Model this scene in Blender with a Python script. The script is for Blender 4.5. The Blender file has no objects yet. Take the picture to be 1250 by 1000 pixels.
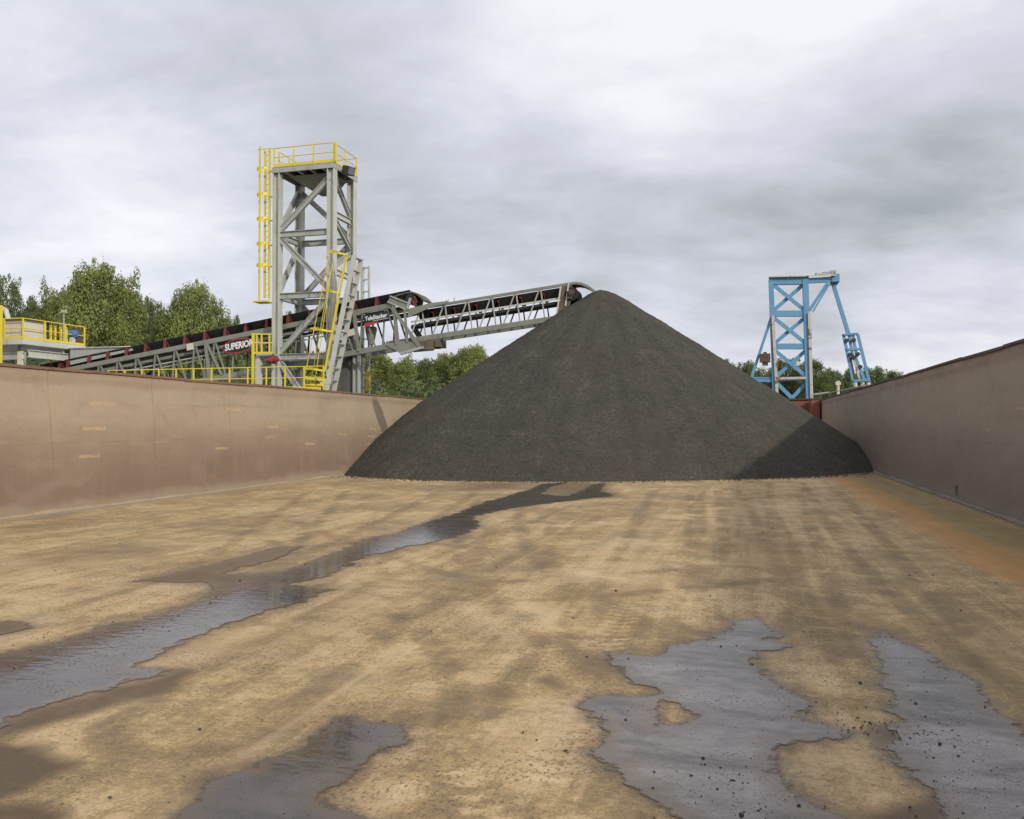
import bpy, math, random
import numpy as np
from mathutils import Vector, Matrix, noise as mnoise
from mathutils.geometry import tessellate_polygon
R = math.radians
random.seed(7)
rng = np.random.default_rng(11)
scene = bpy.context.scene
col = scene.collection

# ------------------------------------------------------------------ camera frame (x across the barge, y along it)
YAW = R(15.38); PITCH = math.atan(0.018); CH = 1.8
RT = Vector((math.cos(YAW), math.sin(YAW), 0))
FH = Vector((-math.sin(YAW), math.cos(YAW), 0))
FW = FH * math.cos(PITCH) + Vector((0, 0, math.sin(PITCH)))
UP = RT.cross(FW)
CAM = Vector((0, 0, CH))
def ray(px, py):
    return FW + RT * ((px - 625) / 1000) + UP * ((500 - py) / 1000)
def B(px, py, yp):                 # point of the picture that lies on the plane y = yp
    d = ray(px, py); return CAM + d * (yp / d.y)
def F(px, py, z=0.0):              # ... on a level plane
    d = ray(px, py); return CAM + d * ((z - CH) / d.z)
def A(px, py, D):                  # ... at depth D
    return CAM + ray(px, py) * D

# ------------------------------------------------------------------ materials
def mat(name):
    m = bpy.data.materials.new(name); m.use_nodes = True
    nt = m.node_tree
    return m, nt, nt.nodes['Principled BSDF']
class N:
    def __init__(s, nt): s.nt = nt
    def new(s, t, **kw):
        n = s.nt.nodes.new(t)
        for k, v in kw.items(): setattr(n, k, v)
        return n
    def put(s, sock, v):
        if v is None: return
        if hasattr(v, 'is_linked') or isinstance(v, bpy.types.NodeSocket): s.nt.links.new(v, sock)
        else:
            if hasattr(sock.default_value, '__len__') and not hasattr(v, '__len__'): v = (v,) * len(sock.default_value)
            if hasattr(sock.default_value, '__len__') and len(sock.default_value) == 4 and len(v) == 3: v = (*v, 1)
            sock.default_value = v
    def coord(s, kind='Object'): return s.new('ShaderNodeTexCoord').outputs[kind]
    def mapp(s, v, scale=(1, 1, 1), loc=(0, 0, 0), rot=(0, 0, 0)):
        n = s.new('ShaderNodeMapping'); s.put(n.inputs['Vector'], v)
        n.inputs['Scale'].default_value = scale; n.inputs['Location'].default_value = loc; n.inputs['Rotation'].default_value = rot
        return n.outputs[0]
    def noise(s, v, scale, detail=4, rough=0.5, dist=0.0):
        n = s.new('ShaderNodeTexNoise'); s.put(n.inputs['Vector'], v)
        n.inputs['Scale'].default_value = scale; n.inputs['Detail'].default_value = detail
        n.inputs['Roughness'].default_value = rough; n.inputs['Distortion'].default_value = dist
        return n.outputs[0]
    def voro(s, v, scale, feat='F1'):
        n = s.new('ShaderNodeTexVoronoi', feature=feat); s.put(n.inputs['Vector'], v); n.inputs['Scale'].default_value = scale
        return n
    def math(s, op, a, b=None, c=None, clamp=False):
        n = s.new('ShaderNodeMath', operation=op, use_clamp=clamp)
        s.put(n.inputs[0], a)
        if b is not None: s.put(n.inputs[1], b)
        if c is not None: s.put(n.inputs[2], c)
        return n.outputs[0]
    def rng(s, v, a, b, c=0.0, d=1.0, smooth=True):
        n = s.new('ShaderNodeMapRange'); n.interpolation_type = 'SMOOTHSTEP' if smooth else 'LINEAR'
        s.put(n.inputs[0], v)
        for i, q in enumerate((a, b, c, d)): n.inputs[1 + i].default_value = q
        return n.outputs[0]
    def mix(s, f, a, b, mode='MIX'):
        n = s.new('ShaderNodeMix', data_type='RGBA', blend_type=mode)
        s.put(n.inputs[0], f); s.put(n.inputs[6], a); s.put(n.inputs[7], b)
        return n.outputs[2]
    def sep(s, v):
        n = s.new('ShaderNodeSeparateXYZ'); s.put(n.inputs[0], v); return n.outputs
    def bump(s, h, strength=0.3, dist=0.02, nrm=None):
        n = s.new('ShaderNodeBump'); s.put(n.inputs['Height'], h)
        n.inputs['Strength'].default_value = strength; n.inputs['Distance'].default_value = dist
        if nrm is not None: s.put(n.inputs['Normal'], nrm)
        return n.outputs[0]
    def attr(s, name): return s.new('ShaderNodeAttribute', attribute_name=name).outputs['Fac']
    def ramp(s, f, pts):
        n = s.new('ShaderNodeValToRGB'); s.put(n.inputs[0], f)
        e = n.color_ramp.elements
        while len(e) < len(pts): e.new(0.5)
        for q, (p, c) in zip(e, pts): q.position = p; q.color = (*c, 1)
        return n.outputs[0]

def paint(name, base, dirt=(0.1, 0.08, 0.06), rough=0.5, amount=0.35, scale=1.2, metal=0.0, rust=None):
    m, nt, p = mat(name); n = N(nt)
    g = n.new('ShaderNodeNewGeometry').outputs['Position']
    a = n.noise(g, scale, 5, 0.65)
    st = n.noise(n.mapp(g, (3, 3, 0.5)), scale * 2, 4, 0.6)
    f = n.math('MULTIPLY', n.rng(a, 0.35, 0.75), n.rng(st, 0.35, 0.7))
    c = n.mix(n.math('MULTIPLY', f, amount), base, dirt)
    c = n.mix(n.rng(n.noise(g, scale * 6, 3, 0.7), 0.45, 0.8, 0, 0.25), c, tuple(x * 0.7 for x in base))
    if rust:
        rf = n.rng(n.noise(g, rust[1], 6, 0.7), rust[2], rust[2] + 0.05)
        c = n.mix(rf, c, rust[0])
    n.put(p.inputs['Base Color'], c)
    n.put(p.inputs['Roughness'], n.rng(a, 0.2, 0.8, rough - 0.1, rough + 0.15))
    p.inputs['Metallic'].default_value = metal
    return m
M = {}
M['grey'] = paint('grey_steel_paint', (0.37, 0.385, 0.36), (0.17, 0.15, 0.12), 0.5, 0.6, rust=((0.17, 0.10, 0.06), 1.3, 0.69))
M['pale'] = paint('pale_steel_paint', (0.50, 0.51, 0.465), (0.23, 0.2, 0.16), 0.5, 0.55, rust=((0.2, 0.12, 0.07), 1.3, 0.70))
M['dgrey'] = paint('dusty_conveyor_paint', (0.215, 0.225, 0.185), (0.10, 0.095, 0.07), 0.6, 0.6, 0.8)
M['darkgrey'] = paint('dark_grey_steel', (0.10, 0.10, 0.085), (0.05, 0.045, 0.04), 0.75, 0.6, 0.8)
M['yellow'] = paint('yellow_safety_paint', (0.68, 0.55, 0.045), (0.35, 0.26, 0.06), 0.45, 0.35, 2)
M['orange'] = paint('orange_yellow_paint', (0.85, 0.42, 0.06), (0.4, 0.2, 0.05), 0.45, 0.3, 2)
M['red'] = paint('red_idler_paint', (0.15, 0.035, 0.03), (0.06, 0.03, 0.02), 0.55, 0.5, 3)
M['belt'] = paint('black_rubber_belt', (0.018, 0.018, 0.018), (0.05, 0.048, 0.04), 0.75, 0.5, 1)
M['cream'] = paint('cream_cabinet_paint', (0.6, 0.56, 0.47), (0.3, 0.25, 0.2), 0.5, 0.3, 1)
M['blue'] = paint('sky_blue_paint', (0.13, 0.315, 0.50), (0.085, 0.18, 0.28), 0.6, 0.6, 0.8, rust=((0.16, 0.08, 0.05), 1.6, 0.63))
M['peel'] = paint('peeling_cream_paint', (0.55, 0.5, 0.42), (0.3, 0.2, 0.14), 0.7, 0.6, 1.5, rust=((0.22, 0.09, 0.04), 2.0, 0.56))
M['brown'] = paint('brown_metal', (0.10, 0.06, 0.045), (0.05, 0.03, 0.02), 0.7, 0.5, 2)
M['dark'] = paint('dark_metal', (0.03, 0.03, 0.03), (0.06, 0.05, 0.04), 0.5, 0.4, 2)
M['motor'] = paint('blue_motor_paint', (0.05, 0.16, 0.34), (0.05, 0.05, 0.05), 0.4, 0.3, 2)
M['mudbox'] = paint('muddy_gearbox', (0.13, 0.105, 0.07), (0.05, 0.04, 0.03), 0.8, 0.7, 2.5)
M['signblack'] = paint('sign_black', (0.015, 0.015, 0.017), (0.04, 0.04, 0.04), 0.4, 0.3, 2)
M['signwhite'] = paint('sign_white', (0.75, 0.75, 0.75), (0.5, 0.48, 0.45), 0.4, 0.2, 2)
M['redmotor'] = paint('dusty_red', (0.26, 0.04, 0.035), (0.1, 0.05, 0.04), 0.5, 0.5, 4)
M['signred'] = paint('sign_red', (0.45, 0.04, 0.03), (0.2, 0.03, 0.03), 0.4, 0.3, 2)
M['bark'] = paint('tree_bark', (0.12, 0.10, 0.08), (0.05, 0.04, 0.03), 0.9, 0.6, 1)
M['concrete'] = paint('concrete', (0.3, 0.29, 0.27), (0.15, 0.14, 0.12), 0.85, 0.5, 0.5)
M['lampglass'] = paint('dusty_lamp_glass', (0.16, 0.16, 0.17), (0.2, 0.2, 0.2), 0.15, 0.3, 2)

# ------------------------------------------------------------------ mesh builder
class MB:
    def __init__(s): s.v = []; s.f = []
    def add(s, vs, fs):
        o = len(s.v); s.v += [tuple(v) for v in vs]; s.f += [tuple(i + o for i in f) for f in fs]; return s
    def box(s, a, b):
        x0, y0, z0 = (min(p, q) for p, q in zip(a, b)); x1, y1, z1 = (max(p, q) for p, q in zip(a, b))
        return s.add([(x0, y0, z0), (x1, y0, z0), (x1, y1, z0), (x0, y1, z0), (x0, y0, z1), (x1, y0, z1), (x1, y1, z1), (x0, y1, z1)],
                     [(0, 3, 2, 1), (4, 5, 6, 7), (0, 1, 5, 4), (1, 2, 6, 5), (2, 3, 7, 6), (3, 0, 4, 7)])
    def frame(s, p, q, side):
        p = Vector(p); q = Vector(q); d = (q - p).normalized(); sd = Vector(side)
        sd = (sd - d * sd.dot(d)).normalized(); return p, q, sd, d.cross(sd)
    def prism(s, p, q, prof, side=(0, 1, 0)):   # profile in (side, other) coordinates
        p, q, a, b = s.frame(p, q, side); n = len(prof)
        vs = [p + a * u + b * w for u, w in prof] + [q + a * u + b * w for u, w in prof]
        return s.add(vs, [(i, (i + 1) % n, n + (i + 1) % n, n + i) for i in range(n)] + [tuple(range(n - 1, -1, -1)), tuple(range(n, 2 * n))])
    def bar(s, p, q, w, h, side=(0, 1, 0)):      # w along side, h the other way
        return s.prism(p, q, [(-w / 2, -h / 2), (w / 2, -h / 2), (w / 2, h / 2), (-w / 2, h / 2)], side)
    def hbeam(s, p, q, w, h, side=(0, 1, 0), t=0.03):  # I section: flanges perpendicular to 'other', web between them
        a, b = w / 2, h / 2; c = t / 2
        return s.prism(p, q, [(-a, -b), (a, -b), (a, -b + t), (c, -b + t), (c, b - t), (a, b - t), (a, b), (-a, b), (-a, b - t), (-c, b - t), (-c, -b + t), (-a, -b + t)], side)
    def tube(s, p, q, r, n=8, r2=None, cap=True):
        p = Vector(p); q = Vector(q); d = (q - p).normalized()
        a = d.orthogonal().normalized(); b = d.cross(a); r2 = r if r2 is None else r2
        vs = []
        for c, rr in ((p, r), (q, r2)):
            vs += [c + (a * math.cos(2 * math.pi * i / n) + b * math.sin(2 * math.pi * i / n)) * rr for i in range(n)]
        fs = [(i, (i + 1) % n, n + (i + 1) % n, n + i) for i in range(n)]
        if cap: fs += [tuple(range(n - 1, -1, -1)), tuple(range(n, 2 * n))]
        return s.add(vs, fs)
    def path(s, pts, r, n=6):
        for p, q in zip(pts[:-1], pts[1:]): s.tube(p, q, r, n)
        return s
    def slab(s, poly, nrm, t):                   # polygon (list of points) given thickness t along nrm
        nrm = Vector(nrm); n = len(poly); vs = [Vector(p) for p in poly] + [Vector(p) + nrm * t for p in poly]
        return s.add(vs, [tuple(range(n - 1, -1, -1)), tuple(range(n, 2 * n))] + [(i, (i + 1) % n, n + (i + 1) % n, n + i) for i in range(n)])
    def build(s, name, m, parent=None, smooth=False):
        me = bpy.data.meshes.new(name); me.from_pydata(s.v, [], s.f)
        import bmesh
        bm = bmesh.new(); bm.from_mesh(me); bmesh.ops.recalc_face_normals(bm, faces=bm.faces); bm.to_mesh(me); bm.free()
        if smooth: me.shade_smooth()
        me.materials.append(m if not isinstance(m, str) else M[m])
        o = bpy.data.objects.new(name, me); col.objects.link(o)
        if parent: o.parent = parent; o.matrix_parent_inverse = Matrix.Translation(-parent.location)
        return o
def tag(o, label=None, cat=None, group=None, kind=None):
    for k, v in (('label', label), ('category', cat), ('group', group), ('kind', kind)):
        if v: o[k] = v
    return o
def empty(name, loc, label, cat, group=None):
    o = bpy.data.objects.new(name, None); col.objects.link(o); o.location = loc
    return tag(o, label, cat, group)
def npmesh(name, verts, faces, m, parent=None, smooth=True, attrs=None):
    me = bpy.data.meshes.new(name)
    me.vertices.add(len(verts)); me.vertices.foreach_set('co', np.asarray(verts, np.float32).ravel())
    k = faces.shape[1]
    me.loops.add(faces.size); me.loops.foreach_set('vertex_index', faces.astype(np.int32).ravel())
    me.polygons.add(len(faces)); me.polygons.foreach_set('loop_start', np.arange(0, faces.size, k, dtype=np.int32))
    for an, av in (attrs or {}).items():
        at = me.attributes.new(an, 'FLOAT', 'POINT'); at.data.foreach_set('value', np.asarray(av, np.float32))
    me.update(); me.validate()
    if smooth: me.shade_smooth()
    me.materials.append(m)
    o = bpy.data.objects.new(name, me); col.objects.link(o)
    if parent: o.parent = parent; o.matrix_parent_inverse = Matrix.Translation(-parent.location)
    return o
def gridfaces(nr, nc):
    i = np.arange(nr - 1)[:, None] * nc + np.arange(nc - 1)[None, :]
    i = i.ravel(); return np.stack([i, i + 1, i + nc + 1, i + nc], 1)
def vnoise(x, y, seed=0):                         # smooth value noise, numpy
    r = np.random.default_rng(seed); T = r.random((256, 256))
    xi = np.floor(x).astype(int); yi = np.floor(y).astype(int); fx = x - xi; fy = y - yi
    fx = fx * fx * (3 - 2 * fx); fy = fy * fy * (3 - 2 * fy)
    g = lambda a, b: T[a % 256, b % 256]
    return (g(xi, yi) * (1 - fx) + g(xi + 1, yi) * fx) * (1 - fy) + (g(xi, yi + 1) * (1 - fx) + g(xi + 1, yi + 1) * fx) * fy
def fbm(x, y, seed=0, oct=4):
    s = 0; a = 0.5
    for k in range(oct): s = s + a * (vnoise(x * 2 ** k, y * 2 ** k, seed + k) - 0.5); a *= 0.55
    return s

# ------------------------------------------------------------------ world
w = bpy.data.worlds.new('World'); scene.world = w; w.use_nodes = True
nt = w.node_tree; nt.nodes.clear(); n = N(nt)
SUN_EL = R(27); sx, sy = 0.80, -0.60               # horizontal direction towards the sun
d = n.coord('Generated'); X, Y, Z = n.sep(d)
zz = n.math('ADD', n.math('MAXIMUM', Z, 0.0), 0.30)
cmb = n.new('ShaderNodeCombineXYZ')
n.put(cmb.inputs[0], n.math('DIVIDE', X, zz)); n.put(cmb.inputs[1], n.math('DIVIDE', Y, zz)); n.put(cmb.inputs[2], n.math('MULTIPLY', Z, 1.5))
cv = n.mapp(cmb.outputs[0], (1, 1, 1), (3.1, 7.4, 0), (0, 0, R(-12)))
big = n.noise(cv, 0.95, 7, 0.54, 0.35)
mid = n.noise(n.mapp(cv, (0.85, 1.25, 1), (1, 3, 0)), 2.6, 7, 0.56, 0.35)
fine = n.noise(n.mapp(cv, (0.9, 1.1, 1)), 7.0, 5, 0.6, 0.2)
def glow(px, py, c0, c1):
    v = ray(px, py).normalized(); dp = n.new('ShaderNodeVectorMath', operation='DOT_PRODUCT')
    nn = n.new('ShaderNodeVectorMath', operation='NORMALIZE'); nt.links.new(d, nn.inputs[0])
    nt.links.new(nn.outputs[0], dp.inputs[0]); dp.inputs[1].default_value = v
    return n.rng(dp.outputs['Value'], math.cos(R(c0)), math.cos(R(c1)))
f = n.math('MULTIPLY_ADD', n.math('SUBTRACT', big, 0.5), 1.0, 0.94)
f = n.math('MULTIPLY_ADD', n.math('SUBTRACT', mid, 0.5), 0.85, f)
f = n.math('MULTIPLY_ADD', n.math('SUBTRACT', fine, 0.5), 0.32, f)
for px, py, c0, c1, k in ((760, 130, 26, 0, 0.07), (1020, 60, 20, 0, 0.06), (60, 210, 18, 0, 0.15), (540, 330, 9, 0, -0.14), (650, 300, 10, 0, -0.16), (760, 275, 11, 0, -0.17), (890, 310, 12, 0, -0.12), (1030, 335, 12, 0, -0.15), (1170, 280, 14, 0, -0.14), (740, 60, 9, 0, 0.07), (860, 110, 10, 0, 0.05), (760, 200, 7, 0, 0.06), (200, 180, 12, 0, 0.08), (130, 20, 24, 0, -0.16), (420, 60, 16, 0, -0.10), (1230, 200, 12, 0, -0.12), (1180, 420, 8, 0, 0.16), (330, 400, 12, 0, -0.12), (1010, 230, 8, 0, -0.05)):
    f = n.math('MULTIPLY_ADD', glow(px, py, c0, c1), k, f)
cc = n.ramp(n.math('MULTIPLY', f, 0.8), [(0.08, (0.29, 0.32, 0.345)), (0.27, (0.40, 0.435, 0.465)), (0.45, (0.57, 0.585, 0.635)), (0.62, (0.72, 0.73, 0.82)), (0.92, (1.0, 1.0, 1.03))])
sky = n.new('ShaderNodeTexSky', sky_type='NISHITA'); sky.sun_disc = False; sky.sun_elevation = SUN_EL; sky.sun_rotation = math.atan2(sx, sy)
b1 = n.new('ShaderNodeBackground'); n.put(b1.inputs[0], sky.outputs[0]); b1.inputs[1].default_value = 0.10
b2 = n.new('ShaderNodeBackground'); n.put(b2.inputs[0], cc); b2.inputs[1].default_value = 1.0
ms = n.new('ShaderNodeMixShader'); n.put(ms.inputs[0], n.rng(f, 0.3, 0.9, 0.97, 0.90)); nt.links.new(b1.outputs[0], ms.inputs[1]); nt.links.new(b2.outputs[0], ms.inputs[2])
wo = n.new('ShaderNodeOutputWorld'); nt.links.new(ms.outputs[0], wo.inputs[0])
sl = bpy.data.lights.new('sun', 'SUN'); sl.energy = 2.6; sl.angle = R(2.2); sl.color = (1.0, 0.93, 0.82)
so = bpy.data.objects.new('sun', sl); col.objects.link(so)
sd = Vector((sx * math.cos(SUN_EL), sy * math.cos(SUN_EL), math.sin(SUN_EL)))
so.rotation_euler = sd.to_track_quat('Z', 'Y').to_euler(); so.location = (20, -20, 30)

# ------------------------------------------------------------------ the barge: floor with its puddles
XL, XR, HL, HR, YE, YB = -13.4, 4.95, 2.88, 3.25, 55.0, -22.0
PUD = [
 [(-200,830),(-60,806),(0,797),(30,790),(65,783),(95,772),(130,760),(165,757),(200,745),(235,735),(255,722),(262,716),(235,712),(160,711),(215,700),(255,690),(300,678),(345,668),(371,667),(352,677),(340,683),(300,692),(270,701),(330,700),(365,692),(390,680),(430,667),(442,660),(480,652),(520,638),(560,625),(600,611),(640,599),(662,591),(692,589),(674,595),(660,603),(690,606),(706,600),(722,592),(740,590),(733,599),(750,606),(700,611),(650,617),(610,624),(578,630),(590,641),(573,648),(560,655),(530,663),(500,667),(470,674),(440,682),(420,695),(400,705),(350,714),(382,718),(408,720),(375,735),(340,742),(290,760),(265,768),(235,782),(205,795),(180,808),(172,814),(215,817),(190,828),(100,850),(50,865),(0,890),(-60,910),(-200,930)],
 [(-60,760),(0,759),(30,759),(55,763),(30,770),(0,778),(-80,785)],
 [(215,1003),(235,985),(255,962),(275,942),(320,930),(360,920),(378,900),(395,885),(415,873),(440,868),(460,876),(485,882),(494,897),(480,915),(465,930),(440,945),(420,960),(415,970),(430,985),(460,997),(490,1012),(350,1100),(190,1060)],
 [(728,796),(760,794),(775,800),(810,799),(835,785),(850,782),(878,770),(882,758),(925,757),(950,775),(940,782),(963,788),(955,795),(930,800),(927,815),(940,828),(965,848),(1000,862),(985,880),(1040,887),(1054,892),(1030,901),(985,905),(955,912),(950,925),(965,945),(978,970),(1005,990),(1030,1010),(1050,1100),(860,1100),(820,1005),(800,985),(775,970),(745,940),(720,932),(712,920),(728,905),(718,880),(705,862),(712,848),(760,850),(805,846),(800,840),(770,828),(742,812)],
 [(1072,766),(1095,778),(1110,783),(1140,800),(1165,820),(1200,845),(1215,860),(1250,890),(1300,930),(1400,1000),(1440,1100),(1190,1100),(1165,1010),(1150,980),(1130,965),(1100,950),(1094,930),(1082,908),(1076,897),(1098,882),(1085,860),(1072,830),(1078,810),(1066,795)],
]
HOLES = {3: [[(798,866),(812,860),(822,866),(836,870),(852,875),(836,883),(818,884),(808,876)]]}
def fpoly(p): return [F(a, b).xy for a, b in p]
def rough_edge(poly, seg=0.035, amp=0.10, seed=0):
    out = []; n_ = len(poly)
    for i in range(n_):
        p, q = poly[i], poly[(i + 1) % n_]; L = (q - p).length; k = max(1, int(L / seg))
        for j in range(k): out.append(p.lerp(q, j / k))
    res = []
    for p in out:
        ds = max(1.0, p.length)
        a = min(0.05, 0.009 * ds)
        o = Vector((0, 0))
        for sc, am in ((1.3, 1.0), (4, 0.7), (11, 0.4)):
            o.x += (mnoise.noise(Vector((p.x * sc, p.y * sc, seed + 3.3))) ) * am
            o.y += (mnoise.noise(Vector((p.x * sc, p.y * sc, seed + 9.1))) ) * am
        res.append(p + o * a * 1.5)
    return res
PW = [rough_edge(fpoly(p), seed=i) for i, p in enumerate(PUD)]
HW = {k: [rough_edge(fpoly(h), seed=20) for h in v] for k, v in HOLES.items()}
def sdist(px, py, poly):
    P = np.array([(v[0], v[1]) for v in poly]); Q = np.roll(P, -1, 0)
    dmin = np.full(px.shape, 1e9); ins = np.zeros(px.shape, bool)
    for (ax, ay), (bx, by) in zip(P, Q):
        ex, ey = bx - ax, by - ay; t = np.clip(((px - ax) * ex + (py - ay) * ey) / (ex * ex + ey * ey + 1e-9), 0, 1)
        dmin = np.minimum(dmin, (px - ax - t * ex) ** 2 + (py - ay - t * ey) ** 2)
        c = (ay > py) != (by > py)
        ins ^= c & (px < ex * (py - ay) / (ey if abs(ey) > 1e-9 else 1e-9) + ax)
    return np.sqrt(dmin) * np.where(ins, -1, 1)
DAMP = [([(-120,890),(0,903),(30,915),(60,930),(112,933),(70,950),(0,978),(-100,1000)], 1.0, 0.05), ([(-80,1000),(0,980),(60,1000),(90,1040),(-80,1060)], 1, 0.05), ([(0,892),(60,862),(130,846),(190,826),(215,817),(225,822),(190,845),(120,868),(40,896),(0,915)], 0.9, 0.05),
        ([(668,824),(690,822),(706,837),(685,840)], 0.8, 0.06), ([(1060,890),(1130,880),(1150,930),(1170,1000),(1120,960),(1080,915)], 1.0, 0.04), ([(1030,1000),(1160,985),(1180,1040),(1040,1040)], 1.0, 0.04), ([(940,905),(955,912),(948,922),(938,912)], .9, .02),
        ([(555,590),(652,589),(640,597),(575,599)], 0.75, 0.4), ([(975,806),(1040,790),(1050,800),(1000,812)], 0.45, 0.1), ([(640,603),(665,591),(700,589),(740,589),(752,606),(690,611)], 0.7, 0.3),
        ([(330,990),(250,1000),(280,940),(330,928)], 0.6, 0.1), ([(520,690),(540,720),(590,760),(600,800),(560,770),(515,720)], 0.22, 0.12), ([(620,660),(700,700),(820,720),(700,725),(640,700)], 0.18, 0.15),
        ([(880,600),(940,600),(960,700),(930,740),(890,720)], 0.16, 0.2), ([(760,560),(830,600),(790,700),(740,760),(760,680)], 0.14, 0.2), ([(0,680),(120,668),(230,665),(100,690),(0,705)], 0.3, 0.4),
        ([(220,790),(330,770),(440,720),(470,740),(340,800),(230,830)], 0.25, 0.3), ([(1150,730),(1250,790),(1250,850),(1180,800)], 0.4, 0.3)]
DRY = [([(425,988),(416,968),(440,948),(500,945),(512,968),(470,993)], 1, 0.05), ([(478,935),(500,895),(560,885),(578,900),(520,930)], 0.9, 0.1), ([(570,745),(640,720),(700,745),(690,770),(620,775)], 0.7, 0.2),
       ([(690,700),(760,655),(800,665),(780,715),(720,722)], 0.8, 0.2), ([(950,930),(1060,905),(1090,955),(1090,990),(1020,995)], 0.5, 0.1), ([(930,812),(1050,805),(1065,830),(1000,832),(950,830)], 0.8, 0.08),
       ([(0,905),(60,890),(110,900),(80,925),(40,918)], 0.7, 0.1), ([(800,740),(890,720),(910,745),(850,765)], 0.7, 0.2), ([(180,812),(280,780),(360,750),(300,800),(230,830)], 0.7, 0.2),
       ([(0,690),(150,690),(240,715),(200,735),(0,770)], 0.6, 0.4), ([(420,700),(520,680),(570,660),(560,690),(440,730)], 0.6, 0.3), ([(0,850),(170,860),(250,850),(200,890),(60,900)], 0.4, 0.2), ([(350,800),(480,780),(520,800),(400,870),(300,890)], 0.45, 0.2),
       ([(500,830),(590,815),(600,830),(520,850)], 0.6, 0.1), ([(1040,560),(900,600),(860,660),(830,700),(900,700),(1000,640)], 0.3, 0.5), ([(560,860),(600,850),(580,880)], 0.6, 0.05)]
rows = np.concatenate([np.linspace(YB, 2.4, 60), 2.4 * (46 / 2.4) ** (np.arange(1, 460) / 459), np.linspace(46.6, YE, 12)])
cols_ = np.linspace(XL, XR, 390)
gx, gy = np.meshgrid(cols_, rows)
fx, fy = gx.ravel(), gy.ravel()
jx = fx + 0.18 * fbm(fx * 1.6, fy * 1.6, 5) * 2; jy = fy + 0.18 * fbm(fx * 1.6 + 9, fy * 1.6, 6) * 2
near = (fy > 2) & (fy < 34)
sdm = np.full(fx.shape, 9.0); SDI = []
for i, p in enumerate(PW):
    s_ = np.full(fx.shape, 9.0); s_[near] = sdist(fx[near], fy[near], p)
    for h in HW.get(i, []): s_ = np.maximum(s_, np.where(near, -sdist(fx, fy, h), 9))
    SDI.append(s_); sdm = np.minimum(sdm, s_)
def patch(lst):
    a = np.zeros(fx.shape)
    for p, k, soft in lst:
        q = np.full(fx.shape, 99.0); q[near] = sdist(jx[near], jy[near], fpoly(p)); soft = soft * 2.0
        t = np.clip(0.5 - q / (2 * soft), 0, 1); a = np.maximum(a, k * t * t * (3 - 2 * t))
    return a
wet = np.clip(sdm, -0.6, 1.0)
damp, dry = patch(DAMP), patch(DRY)
def segd(pts):
    dm = np.full(fx.shape, 99.0)
    for p, q in zip(pts[:-1], pts[1:]):
        e = q - p; t = np.clip(((fx - p.x) * e.x + (fy - p.y) * e.y) / e.length_squared, 0, 1)
        dm = np.minimum(dm, np.hypot(fx - p.x - t * e.x, fy - p.y - t * e.y))
    return dm
line = np.clip(1 - segd([F(a, b).xy for a, b in ((170, 1015), (240, 965), (290, 930), (400, 855), (500, 785))]) / 0.045, 0, 1)
def catmull(P_, k=6):
    Q_ = [P_[0]] + list(P_) + [P_[-1]]; out = []
    for i in range(1, len(Q_) - 2):
        for j in range(k):
            t = j / k; a_, b_, c_, d_ = Q_[i - 1], Q_[i], Q_[i + 1], Q_[i + 2]
            out.append(0.5 * ((2 * b_) + (c_ - a_) * t + (2 * a_ - 5 * b_ + 4 * c_ - d_) * t * t + (3 * b_ - a_ - 3 * c_ + d_) * t ** 3))
    return out + [P_[-1]]
# loader tyre tracks: pairs of curving bands with a tread beat
track = np.zeros(fx.shape)
for pts in ([(520,670),(515,700),(545,740),(620,800),(650,870),(640,930)], [(640,640),(625,680),(650,720),(720,760)], [(820,600),(800,680),(770,740),(740,790),(690,880),(660,960)], [(960,590),(985,660),(1060,760),(1170,850)], [(700,630),(560,690),(380,790),(240,880)], [(880,600),(900,680),(930,740),(960,800)], [(400,600),(300,680),(150,740)], [(610,610),(600,650),(620,700),(700,760),(800,800)], [(900,600),(920,650),(915,720),(890,760)], [(1000,600),(1050,680),(1100,760)], [(330,640),(480,700),(640,720),(900,700)], [(560,600),(470,650),(330,720)]):
    dd = segd(catmull([F(a, b).xy for a, b in pts])); track = np.maximum(track, np.clip(1.6 - np.abs(dd - 0.5) / 0.10, 0, 1) * 0.9)
for a_, b_, hw in (((702, 855), (664, 955), .13), ((768, 738), (732, 795), .17), ((560, 940), (600, 1010), .10)):
    p0_, p1_ = F(*a_).xy, F(*b_).xy; e_ = p1_ - p0_; L_ = e_.length; e_ /= L_
    u_ = (fx - p0_.x) * e_.x + (fy - p0_.y) * e_.y; v_ = (fx - p0_.x) * -e_.y + (fy - p0_.y) * e_.x
    m_ = (u_ > 0) & (u_ < L_) & (np.abs(v_) < hw); dry = np.maximum(dry, np.where(m_, 0.25 + 0.75 * (np.sin(u_ * 6.283 / 0.15 + np.abs(v_) * 18) > 0), 0))
fz = 0.003 * fbm(fx * 0.9, fy * 0.9, 3) - 0.001 * line
fm, nt, p = mat('muddy_barge_floor'); n = N(nt); g = n.coord('Object')
aw, ad, ay_, al, at_ = (n.attr(k) for k in ('wet', 'damp', 'dry', 'line', 'track'))
fx_, fy_, _ = n.sep(g)
n1 = n.noise(g, 0.42, 8, 0.66, 0.8)
n2 = n.noise(n.mapp(g, (1.1, 0.8, 1), rot=(0, 0, R(8))), 0.9, 8, 0.72, 0.5)
n3 = n.noise(n.mapp(g, (1, 1, 1), rot=(0, 0, R(30))), 2.6, 6, 0.72, 0.3)
n4 = n.noise(g, 14, 4, 0.75)
n5 = n.noise(g, 60, 3, 0.7)
strk = n.noise(n.mapp(g, (4.5, 0.28, 1), rot=(0, 0, R(3))), 1.3, 6, 0.68, 0.5)
strk2 = n.noise(n.mapp(g, (0.5, 5.0, 1), rot=(0, 0, R(14))), 1.3, 5, 0.6, 0.4)
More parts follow.
